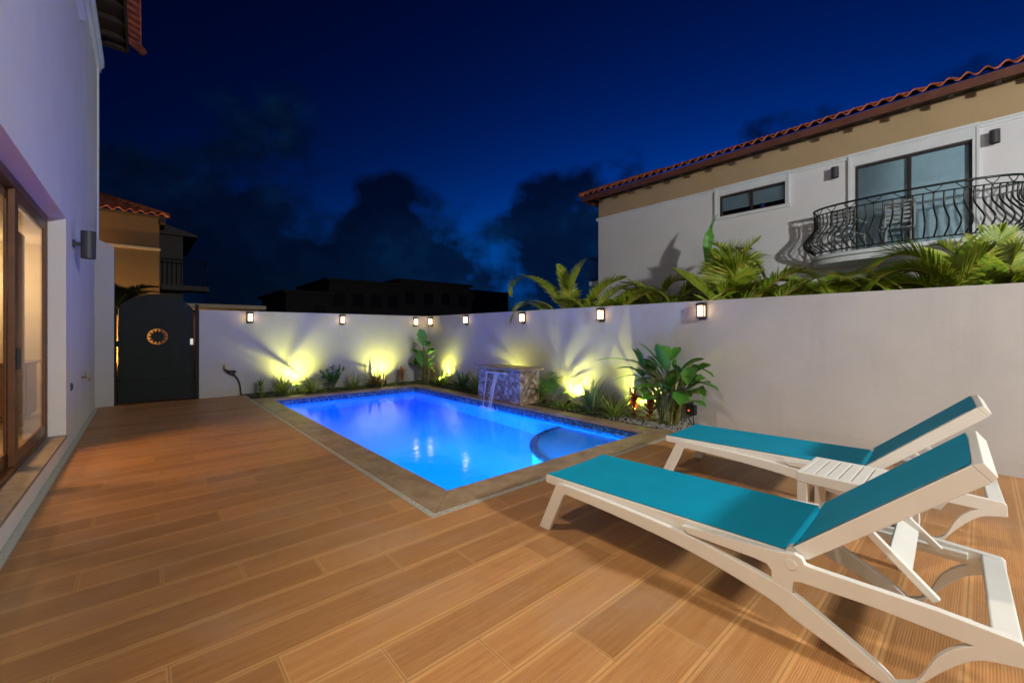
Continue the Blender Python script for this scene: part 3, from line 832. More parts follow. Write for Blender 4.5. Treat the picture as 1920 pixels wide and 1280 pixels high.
clump2('grass_clump', 4.22, 11.16, 'thin arching grass clump between the dark bush and the bronze plant', 'leafvar', 60, .58, .010, (.1, 1.2))
clump2('bronze_plant', 4.82, 11.18, 'bronze green pointed rosette before the second lamp glow on the end wall', 'leafbronze', 44, .54, .020, (.2, 1.15), (.2, .7), rays=(5.10, WB - .30, BX, BN, 6, .50))
clump2('grass_clump', 6.36, 10.10, 'yellow green clump at the foot of the lamp glow right of the corner', 'leafvar', 66, .50, .013, (.1, 1.2), rays=(WR - .24, 10.45, RX, RN, 5, .45))
clump2('grass_clump', 6.24, 8.36, 'bright grassy clump close to the left side of the fountain', 'leafvar', 90, .66, .012, (.03, .95))
clump2('grass_clump', 6.17, 5.44, 'low arching clump in front of the lamp glow right of the fountain', 'leafvar', 60, .33, .013, (.5, 1.35))
clump2('grass_clump', 6.30, 4.86, 'tallest blue green striped grass clump left of the yellow striped one', 'leafblue', 95, .74, .013, (.03, .85), (.3, 1.3))
clump2('grass_clump', 6.20, 4.30, 'yellow striped spidery clump beside the red spiky plant', 'leafvar', 80, .56, .012, (.15, 1.2), rays=(WR - .24, 4.12, RX, RN, 4, .4))
clump2('grass_clump', 6.52, 4.62, 'olive clump against the wall behind the striped grasses', 'leafbronze', 50, .56, .012, (.2, 1.2))
clump2('dark_leaf_plant', 6.34, 9.12, 'dark green long leaved plant left of the bright clump beside the fountain', 'leafdark', 60, .56, .028, (.1, 1.2), (.3, 1.2))
clump2('grass_clump', 6.53, 7.95, 'grass clump half hidden behind the left end of the fountain', 'leafvar', 50, .60, .011, (.02, .8), rays=(WR - .15, 7.62, RX, RN, 8, .85))
clump2('grass_clump', 6.42, 6.36, 'dense clump hard against the lamp glow right of the fountain', 'leafvar', 50, .45, .013, (.1, 1.0), rays=(WR - .16, 5.62, RX, RN, 8, .5))
clump2('grass_clump', 6.48, 10.70, 'short clump right below the lamp glow next to the red plant', 'leafvar', 44, .40, .013, (.1, 1.1))

def cordyline(x, y, label, mat, n=30, h=.38, L=.2, w=.022, group='red leaved plants in the bed'):
    rr = random.Random(int(x * 1000 + y * 77))
    root = thing('red_plant', (x, y, -.01), label, 'plant', group)
    st = MB(); st.tube([(x, y, -.01), (x + .01, y, h * .5), (x, y + .01, h * .75)], [.012, .010, .006], 8); st.build('stem', 'stem', root)
    mb = MB()
    for k in range(n):
        t = k / n
        blade(mb, (x, y, .04 + h * .72 * t), k * 2.4, L * rr.uniform(.7, 1.15), 1.25 - .95 * t, w * rr.uniform(.7, 1.2), rr.uniform(.3, 1.2), 5)
    mb.build('foliage', mat, root, smooth=True)
cordyline(5.70, 11.35, 'orange leaved plant alone on the end wall left of the corner plant', 'leaforange', 36, .44, .24, .026)
cordyline(6.50, 10.92, 'orange red leaved plant at the foot of the corner plant', 'leaforange', 34, .40, .26, .026)
cordyline(6.38, 4.02, 'bright red spiky plant beside the yellow striped clump', 'leafred', 36, .50, .2, .02)
cordyline(6.30, 3.66, 'dark red leaved plant at the left foot of the big banana plant', 'leafred', 34, .44, .22, .03)
# dracaena like little palm at the end of the bed
def rosette(x, y, h, label, name='small_palm', mat='leafgreen', n=34, L=.26, w=.014):
    rr = random.Random(int(x * 991 + y * 13))
    root = thing(name, (x, y, -.01), label, 'plant')
    st = MB(); st.tube([(x, y, -.01), (x, y, h * .55)], [.02, .016], 8); st.build('stem', 'stem', root)
    mb = MB()
    for k in range(n):
        t = k / n
        blade(mb, (x, y, h * (.18 + .4 * t)), k * 2.4, L * rr.uniform(.7, 1.1), 1.3 - 1.1 * t, w * rr.uniform(.8, 1.2), rr.uniform(.6, 1.4), 5)
    mb.build('foliage', mat, root, smooth=True)
rosette(2.06, 11.3, .42, 'small upright palm like plant at the gate end of the bed, on the hose')
# dark bush of ovate leaves
def bush(x, y, h, w, label, mat='leafdark', n=150):
    rr = random.Random(5)
    root = thing('leafy_bush', (x, y, -.01), label, 'plant')
    st = MB()
    tips = []
    for k in range(9):
        a = 2 * PI * k / 9; e = Vector((x + w * .42 * math.cos(a) * rr.uniform(.5, 1), y + w * .3 * math.sin(a), h * rr.uniform(.5, .95)))
        pts = curve([(x, y, -.01), (x + (e.x - x) * .4, y + (e.y - y) * .4, h * .45), e], 5)
        st.tube(pts, [.010 * (1 - i / len(pts)) + .003 for i in range(len(pts))], 6); tips.append(pts)
    st.build('stem', 'stem', root)
    mb = MB()
    for k in range(n):
        pts = rr.choice(tips); p = pts[rr.randrange(3, len(pts))]
        blade(mb, p, rr.uniform(0, 2 * PI), rr.uniform(.07, .13), rr.uniform(.1, 1.4), .022, rr.uniform(0, .8), 4)
    mb.build('foliage', mat, root, smooth=True)
bush(3.68, 11.18, .62, .78, 'round dark green bush in the middle of the end wall bed', n=330)

# broad leaved plants
def broad(mb, b, m, t, w, fold=.25, seed=0, prof=None, n=10):
    """broad leaf along the bend b-m-t, half width w"""
    P = [Vector(b), Vector(m), Vector(t)]
    rr = random.Random(seed)
    tilt = rr.uniform(-.5, .5)
    vs = []
    for i in range(n + 1):
        s = i / n
        p = P[0] * (1 - s) ** 2 + P[1] * 2 * s * (1 - s) + P[2] * s * s
        tg = ((P[1] - P[0]) * (1 - s) + (P[2] - P[1]) * s).normalized()
        view = Vector((CS * 0 + SN, CS, .35)).normalized()
        side = tg.cross(Vector((0, 0, 1)))
        if side.length < .2: side = tg.cross(Vector((SN, CS, 0)))
        side.normalize()
        nrm = side.cross(tg).normalized()
        side = (side * math.cos(tilt) + nrm * math.sin(tilt)); nrm = side.cross(tg)
        wd = w * (math.sin(PI * min(1, (s * .93 + .05))) ** .75) * (1 if s < .8 else 1 - (s - .8) * 1.5) + .003
        wob = 1 + .10 * math.sin(s * 19 + seed)
        vs += [p - side * wd * wob + nrm * wd * fold, p - side * wd * .5 + nrm * wd * fold * .35, p, p + side * wd * .5 + nrm * wd * fold * .35, p + side * wd * (2 - wob) + nrm * wd * fold]
    fs = []
    for i in range(n):
        for k in range(4):
            a = 5 * i + k; fs.append((a, a + 1, a + 6, a + 5))
    mb.add(vs, fs)

def broad_plant(name, root_xy, label, leaves, stems, conv, Xb, scale_w, spread, seed):
    rr = random.Random(seed)
    root = thing(name, (root_xy[0], root_xy[1], 0), label, 'plant')
    mb = MB(); sm = MB()
    for k, (bx, by, tx, ty, w) in enumerate(leaves):
        xb = Xb + rr.uniform(-.12, .12); xt = min(WR - .06, xb + rr.uniform(-spread, spread))
        b = conv(bx, by, xb); t = conv(tx, ty, xt)
        m = (b + t) / 2 + Vector((rr.uniform(-.04, .04), 0, .10 * (b - t).length + .02))
        broad(mb, b, m, t, w * scale_w, seed=seed + k)
        g0 = Vector((root_xy[0] + rr.uniform(-.08, .08), root_xy[1] + rr.uniform(-.10, .10), 0))
        mid = Vector((g0.x * .5 + b.x * .5, g0.y * .65 + b.y * .35, g0.z * .4 + b.z * .6))
        sm.tube(curve([g0, mid, b, b * .5 + m * .5], 5), [.017 - .0008 * i for i in range(16)], 6)
    for k, pts in enumerate(stems):
        P = [conv(px, py, Xb + rr.uniform(-.06, .06)) for px, py in pts]; P[0].z = -.01
        pc = curve(P, 6); sm.tube(pc, [.045 * (1 - .6 * i / len(pc)) for i in range(len(pc))], 8)
    mb.build('foliage', 'leafgreen', root, smooth=True); sm.build('stem', 'stem', root, smooth=True)
b2 = lambda x, y, X: onX(1080 + x / 4.8, 560 + y / 4.8, X)
L2 = [(560, 578, 160, 560, 26), (520, 628, 345, 640, 42), (605, 610, 500, 448, 62), (660, 670, 565, 585, 60), (765, 600, 565, 400, 24), (815, 650, 725, 405, 52),
      (830, 530, 785, 420, 42), (825, 570, 938, 435, 40), (790, 675, 640, 515, 46), (950, 640, 1155, 545, 52), (1040, 610, 1005, 770, 66), (1050, 615, 1235, 705, 50),
      (1090, 650, 1210, 590, 30), (1070, 755, 1285, 830, 46), (790, 735, 530, 740, 36), (760, 800, 520, 800, 34), (555, 695, 330, 745, 22), (785, 745, 600, 680, 52),
      (885, 840, 730, 770, 70), (945, 835, 940, 960, 58), (900, 900, 875, 1040, 56), (895, 640, 888, 540, 18), (945, 690, 850, 585, 48), (905, 640, 900, 760, 55),
      (1000, 830, 1035, 885, 24), (740, 870, 640, 850, 46), (1130, 790, 1150, 905, 22), (720, 620, 600, 580, 40), (860, 800, 690, 880, 60), (960, 760, 1130, 690, 48),
      (800, 900, 770, 1010, 50), (620, 790, 610, 860, 30)]
rr = random.Random(21)
for k in range(26):
    cx_, cy_ = rr.uniform(600, 1080), rr.uniform(560, 930); a_ = math.atan2(cy_ - 900, cx_ - 850) + rr.uniform(-.5, .5); l_ = rr.uniform(110, 190)
    L2.append((cx_, cy_, cx_ + l_ * math.cos(a_), cy_ + l_ * math.sin(a_) * .9, rr.uniform(30, 50)))
S2 = [[(800, 1140), (760, 1000), (735, 880)], [(820, 1145), (815, 1000), (800, 830)], [(870, 1145), (900, 980), (950, 790)], [(890, 1145), (940, 960), (975, 820)], [(850, 1140), (860, 960), (880, 780)]]
broad_plant('banana_plant', (6.36, 3.38), 'big bushy banana like plant with broad glossy leaves right of the red plants', L2, S2, b2, 6.38, .0021, .28, 11)
b1 = lambda x, y, X: onX(740 + x / 4.8, 560 + y / 4.8, X)
L1 = [(262, 420, 228, 270, 46), (255, 420, 190, 368, 38), (235, 510, 108, 455, 36), (225, 440, 160, 392, 20), (240, 470, 245, 610, 52), (290, 490, 350, 395, 18), (305, 500, 372, 450, 30),
      (315, 560, 395, 485, 16), (245, 530, 185, 600, 52), (215, 595, 125, 602, 38), (230, 610, 150, 668, 38), (300, 600, 388, 582, 36), (310, 620, 360, 665, 34), (270, 520, 300, 620, 44), (260, 470, 215, 520, 44), (280, 430, 300, 380, 30)]
S1 = [[(265, 735), (260, 640), (255, 480)], [(300, 735), (300, 640), (290, 500)], [(280, 738), (275, 600), (262, 440)]]
broad_plant('corner_plant', (6.25, 11.0), 'tall upright broad leaved plant in the far corner of the garden', L1, S1, b1, 6.25, .0031, .2, 31)

# ground cover and gravel
gc = MB(); rr = random.Random(3)
for k in range(900):
    if rr.random() < .45: x, y = rr.uniform(1.95, 6.7), rr.uniform(10.92, 11.66)
    else: x, y = rr.uniform(6.02, 6.7), rr.uniform(3.5, 11.3)
    if 5.7 < x < 6.34 and 6.2 < y < 7.72: continue
    blade(gc, (x, y, -.01), rr.uniform(0, 6.28), rr.uniform(.04, .11), rr.uniform(.3, 1.3), .010, rr.uniform(0, .8), 3)
o = stuff(gc.build('ground_cover', 'leafgreen', smooth=True)); tag(o, 'low scattered green ground cover in the planting bed', 'ground cover')
gv = MB()
for k in range(1500):
    x, y = rr.uniform(5.98, 6.74), rr.uniform(3.02, 4.5)
    if rr.random() < (y - 3.4) / 1.3: continue
    r = rr.uniform(.010, .024); zz = .004 + rr.uniform(0, .012)
    vs = [Vector((rr.uniform(.7, 1.2) * a, rr.uniform(.7, 1.2) * b, rr.uniform(.5, .8) * c)) * r + Vector((x, y, zz)) for a, b, c in ((1, 0, 0), (-1, 0, 0), (0, 1, 0), (0, -1, 0), (0, 0, 1), (0, 0, -1))]
    gv.add(vs, [(0, 2, 4), (2, 1, 4), (1, 3, 4), (3, 0, 4), (2, 0, 5), (1, 2, 5), (3, 1, 5), (0, 3, 5)])
o = stuff(gv.build('gravel', 'gravel', smooth=True)); tag(o, 'pale loose gravel at the foot of the banana plant', 'gravel')

# palms
def frond(mb, st, pts, ll=.42, n=30, rad=.012, seed=0, vfold=.35, droop=.5, start=.16, w=.013, flat=None):
    rr = random.Random(seed)
    P = curve(pts, 10); L = [0]
    for a, b in zip(P, P[1:]): L.append(L[-1] + (b - a).length)
    T = L[-1]
    k_ = max(1, P[0].x / 7.7); ll *= 1.28 * k_; w *= 1.55 * k_; rad *= k_; n = int(n * 1.7)
    st.tube(P, [rad * (1 - .75 * l / T) for l in L], 6)
    for k in range(n):
        s = start + (1 - start) * (k + .5) / n
        i = max(j for j in range(len(L)) if L[j] <= s * T + 1e-9); i = min(i, len(P) - 2)
        f = (s * T - L[i]) / max(1e-6, L[i + 1] - L[i]); p = P[i].lerp(P[i + 1], f)
        tg = (P[i + 1] - P[i]).normalized()
        side = tg.cross(Vector((0, 0, 1)))
        if side.length < .25: side = tg.cross(Vector((.8, .2, .5)))
        side.normalize(); nrm = side.cross(tg).normalized()
        if nrm.z < 0: nrm = -nrm
        q = (s - start) / (1 - start)
        ln = ll * (math.sin(PI * (.16 + .80 * q)) ** .8)
        ang = R(68) - R(40) * q
        for sg in (-1, 1):
            d = (tg * math.cos(ang) + side * sg * math.sin(ang) + nrm * vfold + Vector((rr.uniform(-.06, .06),) * 3)).normalized()
            l = ln * rr.uniform(.88, 1.08); pp = p.copy(); seg = 4
            wid = d.cross(nrm).normalized()
            vs = []
            for j in range(seg + 1):
                u = j / seg
                ww = w * (1 - u ** 2) * (.6 + 1.2 * u if u < .33 else 1) + .0012
                vs += [pp - wid * ww, pp + wid * ww]
                d = (d + Vector((0, 0, -1)) * droop * (.10 + .16 * u)).normalized()
                pp = pp + d * (l / seg)
            mb.add(vs, [(2 * j, 2 * j + 1, 2 * j + 3, 2 * j + 2) for j in range(seg)])

def palm(base, label, fronds, seed, extra=(), fill=12, mat='palm', group='palms behind the long garden wall'):
    root = thing('palm_tree', (base[0], base[1], -.05), label, 'palm', group)
    mb, st = MB(), MB()
    for k, fd in enumerate(fronds):
        P = fd[0]; kw = fd[1] if len(fd) > 1 else {}
        frond(mb, st, P, seed=seed * 50 + k, **kw)
        # stalk down to the foot of the palm
        p0, p1 = Vector(P[0]), Vector(P[1])
        if k == 0 and fill:
            rf_ = random.Random(seed)
            for j in range(fill):
                a = rf_.uniform(-1.6, 1.6); ln_ = rf_.uniform(.9, 1.5); p = Vector((base[0] + rf_.uniform(-.1, .3), base[1] + rf_.uniform(-.6, .6), 1.45 + .09 * (base[0] - 7))); g_ = rf_.uniform(.25, .6); pp_ = []
                for q_ in range(5):
                    pp_.append(p.copy()); p = p + Vector((math.cos(a) * math.sin(g_), math.sin(a) * math.sin(g_), math.cos(g_))) * ln_ / 3.4; g_ += .36
                frond(mb, st, pp_, ll=.30, n=20, seed=seed * 90 + j, droop=.8)
        ft_ = Vector((base[0] + .05 * math.cos(k), base[1] + .05 * math.sin(k), -.05))
        st.tube(curve([ft_, ft_.lerp(p0, .6), p0], 5), .017, 6)
    mb.build('crown', mat, root)
    st.build('stalk', 'rachis', root, smooth=True)
    if extra:
        sp = MB()
        for k, P in enumerate(extra): broad(sp, P[0], P[1], P[2], P[3], .5, seed=seed + k)
        sp.build('spear_leaf', 'palmbright', root, smooth=True)
    return root
def F(X, *pts, dx=0):
    n = len(pts)
    return [onX(u, v, X + dx * i / (n - 1)) for i, (u, v) in enumerate(pts)]
palm((7.45, 5.7), 'first palm from the corner, with a long frond arching left against the dark sky', [
    [F(7.4, (1062, 600), (1045, 565), (1020, 535), (985, 519), (963, 532), (958, 552), dx=-.1), dict(ll=.34, n=34, droop=.9)],
    [F(7.5, (1060, 600), (1072, 545), (1088, 505), (1099, 486), dx=.3), dict(ll=.30, n=26)],
    [F(7.5, (1092, 600), (1115, 560), (1140, 535), (1172, 521), dx=.3), dict(ll=.34, n=32)],
    [F(7.2, (1050, 595), (1025, 572), (995, 565), (970, 578), (958, 604), dx=-.55), dict(ll=.24, n=26, droop=1.0, w=.010)],
    [F(7.6, (1066, 600), (1066, 560), (1055, 520), (1047, 497), dx=.2), dict(ll=.26, n=24)],
    [F(7.5, (1100, 600), (1120, 585), (1150, 570), (1175, 575), dx=.2), dict(ll=.28, n=24, droop=.9)],
    [F(7.4, (1030, 600), (1020, 580), (1000, 570), (985, 575), dx=.2), dict(ll=.26, n=22, droop=.9)],
], 1)
palm((9.0, 5.25), 'low spreading palm between the tall shadow on the neighbour wall and the left palm', [
    [F(9.0, (1262, 590), (1245, 555), (1210, 541), (1178, 552), (1162, 575), dx=-.2), dict(ll=.36, n=34, droop=.8)],
    [F(9.6, (1270, 590), (1280, 560), (1300, 540), (1335, 545), dx=.2), dict(ll=.34, n=28, droop=.7)],
    [F(10.2, (1265, 590), (1250, 570), (1225, 560), (1200, 570), dx=.2), dict(ll=.30, n=26, droop=.8)],
    [F(8.8, (1225, 590), (1215, 560), (1190, 535), (1165, 530), dx=-.2), dict(ll=.32, n=30, droop=.8)],
    [F(9.2, (1240, 590), (1245, 555), (1262, 530), (1290, 525), dx=.2), dict(ll=.32, n=30, droop=.7)],
    [F(8.9, (1300, 590), (1330, 565), (1300, 535), (1262, 505), dx=-.1), dict(ll=.30, n=26, droop=.4)],
], 2)
palm((10.2, 4.2), 'tallest palm with an upright green spear leaf below the small neighbour window', [
    [F(10.2, (1386, 590), (1383, 545), (1372, 508), (1350, 497), (1318, 512), dx=-.2), dict(ll=.40, n=34, droop=.6)],
    [F(10.2, (1400, 590), (1385, 535), (1368, 500), (1378, 470), (1405, 468), dx=.15), dict(ll=.36, n=34, droop=.6)],
    [F(10.0, (1392, 590), (1376, 545), (1382, 505), (1412, 488), (1432, 520), dx=.2), dict(ll=.40, n=36, droop=.9)],
    [F(10.2, (1388, 590), (1392, 520), (1404, 470), (1424, 448), dx=.1), dict(ll=.30, n=28, droop=.4)],
    [F(10.3, (1372, 590), (1362, 520), (1352, 470), (1330, 455), dx=.1), dict(ll=.28, n=26, droop=.4)],
    [F(9.6, (1355, 590), (1330, 560), (1305, 530), (1270, 508), dx=-.1), dict(ll=.30, n=28)],
    [F(10.0, (1360, 590), (1352, 545), (1345, 500), (1335, 470), dx=.1), dict(ll=.30, n=26)],
    [F(9.6, (1370, 590), (1350, 560), (1370, 540), (1420, 545), dx=.1), dict(ll=.34, n=28, droop=.7)],
    [F(9.0, (1385, 590), (1400, 565), (1430, 550), (1455, 560), dx=.1), dict(ll=.34, n=28, droop=.7)],
], 3, extra=[(onX(1331, 505, 10.8), onX(1326, 445, 10.85), onX(1345, 402, 10.9), .15)])
palm((9.7, 3.1), 'palm of low right arching fronds left of the balcony', [
    [F(9.6, (1400, 590), (1440, 540), (1485, 512), (1525, 518), (1550, 548), dx=.1), dict(ll=.34, n=36, droop=.8)],
    [F(9.0, (1440, 590), (1465, 560), (1500, 540), (1535, 550), dx=.1), dict(ll=.32, n=30, droop=.7)],
    [F(10.2, (1430, 590), (1440, 560), (1425, 535), (1400, 535), dx=.1), dict(ll=.30, n=28, droop=.7)],
    [F(10.2, (1470, 590), (1490, 555), (1480, 530), (1450, 520), dx=.1), dict(ll=.30, n=28, droop=.7)],
], 4)
palm((9.95, 1.3), 'broad bright palm right under the curved balcony', [
    [F(9.9, (1800, 570), (1770, 520), (1720, 482), (1672, 480), (1630, 510), dx=-.15), dict(ll=.38, n=38, droop=.6)],
    [F(10.0, (1800, 570), (1765, 530), (1715, 505), (1660, 515), (1625, 550), dx=-.2), dict(ll=.36, n=36, droop=.7)],
    [F(10.1, (1790, 570), (1795, 520), (1790, 480), (1760, 458), dx=.1), dict(ll=.34, n=34, droop=.5)],
    [F(10.0, (1780, 570), (1800, 530), (1840, 485), (1865, 462), dx=.1), dict(ll=.36, n=34, droop=.5)],
    [F(10.2, (1760, 575), (1740, 540), (1700, 530), (1650, 540), dx=-.1), dict(ll=.34, n=32, droop=.7)],
    [F(10.0, (1640, 575), (1630, 555), (1600, 535), (1560, 535), dx=.1), dict(ll=.26, n=24, droop=.7)],
    [F(10.2, (1815, 575), (1850, 535), (1885, 520), (1915, 535), dx=.1), dict(ll=.34, n=32, droop=.7)],
    [F(10.2, (1770, 575), (1780, 545), (1830, 525), (1870, 540), dx=.1), dict(ll=.34, n=32, droop=.7)],
], 5)
palm((10.3, .5), 'palm with thin upright fronds at the right end under the balcony', [
    [F(10.3, (1866, 570), (1862, 510), (1852, 460), (1838, 428), dx=.1), dict(ll=.26, n=26, droop=.1, vfold=.1)],
    [F(10.3, (1872, 570), (1872, 510), (1872, 455), (1880, 425), dx=.1), dict(ll=.26, n=26, droop=.1, vfold=.1)],
    [F(10.3, (1880, 570), (1895, 500), (1912, 470), (1930, 480), dx=.1), dict(ll=.34, n=28, droop=.7)],
    [F(10.2, (1880, 570), (1890, 540), (1915, 520), (1945, 525), dx=.1), dict(ll=.34, n=28, droop=.7)],
], 6)
# areca beside the fountain
def fern(mb, st, x, y, az, L, lean, seed):
    pts = []; p = Vector((x, y, 0)); a = lean
    for i in range(5):
        pts.append(p.copy()); p = p + Vector((math.cos(az) * math.sin(a), math.sin(az) * math.sin(a), math.cos(a))) * L / 4; a += .32
    frond(mb, st, pts, ll=.17, n=8, rad=.005, seed=seed, droop=.7, start=.28, w=.0045, vfold=.3)
root = thing('areca_palm', (6.52, 6.02, 0), 'knee high feathery palm at the right side of the stone fountain', 'palm')
mb, st = MB(), MB()
for k in range(11): fern(mb, st, 6.42 + .05 * math.cos(k * 2.4), 6.06 + .05 * math.sin(k * 2.4), (.2 + k * .30) if k < 8 else k * 2.4, .70 + .14 * math.sin(k * 1.7), .10 + .05 * k, k)
mb.build('crown', M['leafgreen'], root); st.build('stalk', 'stem', root)

# ------------------------------------------------------------------ garden spotlights
def make_spot():
    root = thing('garden_spotlight', (0, 0, 0), 'x', 'spotlight', 'spotlights in the planting bed')
    q = MB(); q.tube([(0, 0, -.05), (0, 0, .06)], .008, 8); q.build('stake', 'black', root)
    q = MB(); q.tube([(0, -.035, .06), (0, .02, .10)], .034, 14); q.build('housing', 'black', root, bevel=.003)
    q = MB(); q.tube([(0, .0205, .1005), (0, .0225, .1020)], .027, 14); q.build('lens', 'spotlens', root)
    return root
sp0 = make_spot()
SPOTC = (.92, .93, .15)
spots = [((2.86, WB - .40, 0), 0, 'lit spotlight between two strap leaf clumps near the gate', 46),
         ((5.16, WB - .40, 0), 0, 'lit spotlight behind the bronze plant on the end wall', 40),
         ((WR - .32, 10.55, 0), -PI / 2, 'lit spotlight right of the orange red plant in the corner', 30),
         ((WR - .24, 7.62, 0), -PI / 2, 'lit spotlight hidden behind the stone fountain', 26),
         ((WR - .24, 5.62, 0), -PI / 2, 'lit spotlight behind the clump right of the fountain', 52),
         ((WR - .32, 4.06, 0), -PI / 2, 'lit spotlight behind the red spiky plant', 34)]
for i, (loc, rz, lab, e) in enumerate(spots):
    if i == 0: sp0.location = loc; sp0.rotation_euler.z = rz; sp0['label'] = lab
    else: dup(sp0, loc, rz, lab)
    fwd = Vector((0, 1, 0)) if rz == 0 else Vector((1, 0, 0))
    p = Vector(loc) + fwd * .03 + Vector((0, 0, .115))
    lamp('spot_beam', 'SPOT', p, e * 4.1, SPOTC, spot_size=R(128), spot_blend=1.0, shadow_soft_size=.009, aim=p + fwd * .30 + Vector((0, 0, .95)))

# ------------------------------------------------------------------ sun loungers
def make_lounger():
    root = thing('sun_lounger', (0, 0, 0), 'x', 'sun lounger', 'sun loungers on the deck')
    W = .38                                            # half width, hinge at y=0, foot towards +y
    Z = .40
    # bed frame
    q = MB()
    for s in (-1, 1):
        q.prism([(-.02, Z + .015), (1.62, Z), (1.62, Z - .062), (1.0, Z - .070), (.06, Z - .06), (-.02, Z - .03)], s * W, s * (W - .035), 'yz')
    q.box(-W + .035, W - .035, 1.57, 1.62, Z - .062, Z - .013)
    for y in (.12, .6, 1.1): q.box(-W + .036, W - .036, y, y + .05, Z - .055, Z - .03)
    q.build('bed_frame', 'plastic', root, bevel=.006)
    q = MB(); n = 24
    xs = [-W + .006, -.2, 0, .2, W - .006]
    vs = []
    for i in range(n + 1):
        y = .0 + 1.612 * i / n
        for x in xs:
            sag = -.010 * (1 - (x / W) ** 4)
            vs.append((x, y, Z + .017 - .015 * (y / 1.62) + .005 + sag))
    q.add(vs, [(5 * i + k, 5 * i + k + 1, 5 * i + k + 6, 5 * i + k + 5) for i in range(n) for k in range(4)])
    o = q.build('seat_sling', 'sling', root, smooth=True)
    # backrest
    A = R(42.5); L = .825
    def bp(t, h): return (-t * math.cos(A) + h * -math.sin(A) * -1 * 0 + h * math.sin(A) * 0 - 0, 0, 0)
    def B(t, h):   # t along the back, h above it
        return (-t * math.cos(A) + h * math.sin(A), .412 + t * math.sin(A) + h * math.cos(A))
    q = MB()
    for s in (-1, 1):
        q.prism([B(-.01, .02), B(L, .02), B(L, -.058), B(.05, -.050), B(-.03, -.02)], s * W, s * (W - .035), 'yz')
    q.prism([B(L - .055, .0125), B(L + .001, .0125), B(L + .002, .0195), B(L + .035, .010), B(L + .03, -.05), B(L - .01, -.058), B(L - .055, -.03)], -W + .0355, W - .0355, 'yz')
    q.prism([B(L + .0005, .0195), B(L + .035, .010), B(L + .03, -.05), B(L + .0005, -.0575)], -W, -W + .035, 'yz')
    q.prism([B(L + .0005, .0195), B(L + .035, .010), B(L + .03, -.05), B(L + .0005, -.0575)], W - .035, W, 'yz')
    q.box(-W + .036, W - .036, B(.36, -.03)[0] - .02, B(.36, -.03)[0] + .02, B(.36, -.03)[1] - .02, B(.36, -.03)[1])
    q.build('back_frame', 'plastic', root, bevel=.006)
    q = MB(); vs = []
    for i in range(13):
        t = .02 + (L - .002 - .02) * i / 12
        for x in xs:
            y, z = B(t, .0255 - .010 * (1 - (x / W) ** 4)); vs.append((x, y, z))
    q.add(vs, [(5 * i + k, 5 * i + k + 1, 5 * i + k + 6, 5 * i + k + 5) for i in range(12) for k in range(4)])
    q.build('back_sling', 'sling', root, smooth=True)
    # side frames
    def arcpts(P, n=6): return [(p.y, p.z) for p in curve([(0, a, b) for a, b in P], n)]
    for s in (-1, 1):
        up = arcpts([(1.40, .378), (1.05, .366), (.75, .352), (.51, .338)], 4)
        beam_up = arcpts([(1.425, .385), (1.0, .372), (.51, .340), (.30, .306), (.07, .262), (-.02, .235), (-.21, .135), (-.34, .060), (-.40, .0)], 5)
        beam_lo = arcpts([(-.33, .0), (-.28, .015), (-.21, .045), (-.01, .118), (.10, .168), (.49, .250), (1.0, .298), (1.395, .316)], 5)
        poly = [(1.48, .372)] + beam_up + beam_lo + [(1.415, .300), (1.555, 0.0), (1.655, 0.0), (1.50, .335)]
        q = MB(); q.prism(poly, s * (W + .004), s * (W + .042), 'yz')
        # hub plate between beam and bed, with the rear arm and its arched foot
        hub = [(.075, .245), (.078, .312), (.098, .336), (.16, .343), (.50, .347), (.535, .383), (.03, .418), (-.02, .432), (-.05, .42), (-.062, .395), (-.09, .392)] + \
              [(-.50, .392), (-.715, .378), (-.728, .365), (-.732, .288)] + arcpts([(-.70, .282), (-.62, .258), (-.555, .20), (-.475, .095), (-.42, .0)], 5) + \
              [(-.34, .0)] + arcpts([(-.385, .03), (-.445, .075), (-.50, .20), (-.555, .27), (-.60, .303)], 5) + [(-.30, .312), (-.05, .305), (-.018, .295), (-.012, .27), (-.012, .215)]
        q2 = MB(); q2.prism(hub, s * (W + .0055), s * (W + .0405), 'yz')
        q.build('leg_frame', 'plastic', root, bevel=.006)
        q2.build('rear_arm', 'plastic', root, bevel=.006)
    q = MB(); q.box(-W - .005, W + .005, -.722, -.645, .33, .378); q.build('rear_crossbar', 'plastic', root, bevel=.006)
    q = MB(); q.box(-W - .003, W + .003, 1.44, 1.485, .312, .345); q.build('front_crossbar', 'plastic', root, bevel=.006)
    # rack rails and prop
    q = MB()
    for s in (-1, 1): q.prism([(-.60, .372), (-.02, .372), (-.02, .335), (-.60, .335)], s * (W + .003), s * (W - .03), 'yz')
    q.each('rack_rail', 'plastic', root, bevel=.004)
    q = MB()
    a, b = Vector((0, B(.33, -.06)[0], B(.33, -.06)[1])), Vector((0, -.50, .375))
    dv = (b - a).normalized(); nv = Vector((0, -dv.z, dv.y)) * .016
    for s in (-1, 1):
        q.prism([((a + nv).y, (a + nv).z), ((b + nv).y, (b + nv).z), ((b - nv).y, (b - nv).z), ((a - nv).y, (a - nv).z)], s * .315, s * .285, 'yz')
    m1, m2 = a.lerp(b, .36), a.lerp(b, .66)
    bow = MB()
    o_ = Vector((0, -.02, .05)) * 0
    cpts = curve([m1 + nv * 2.2, m1.lerp(m2, .33) + nv * .6 + Vector((0, .018, -.01)), m1.lerp(m2, .66) + nv * .2 + Vector((0, .02, -.01)), m2 + nv], 5)
    lo = [p - nv * .8 for p in cpts]
    bow.prism([(p.y, p.z) for p in cpts] + [(p.y, p.z) for p in reversed(lo)], -.284, .284, 'yz')
    q.each('prop_arm', 'plastic', root, bevel=.004); bow.build('prop_bridge', 'plastic', root, bevel=.003)
    q = MB()
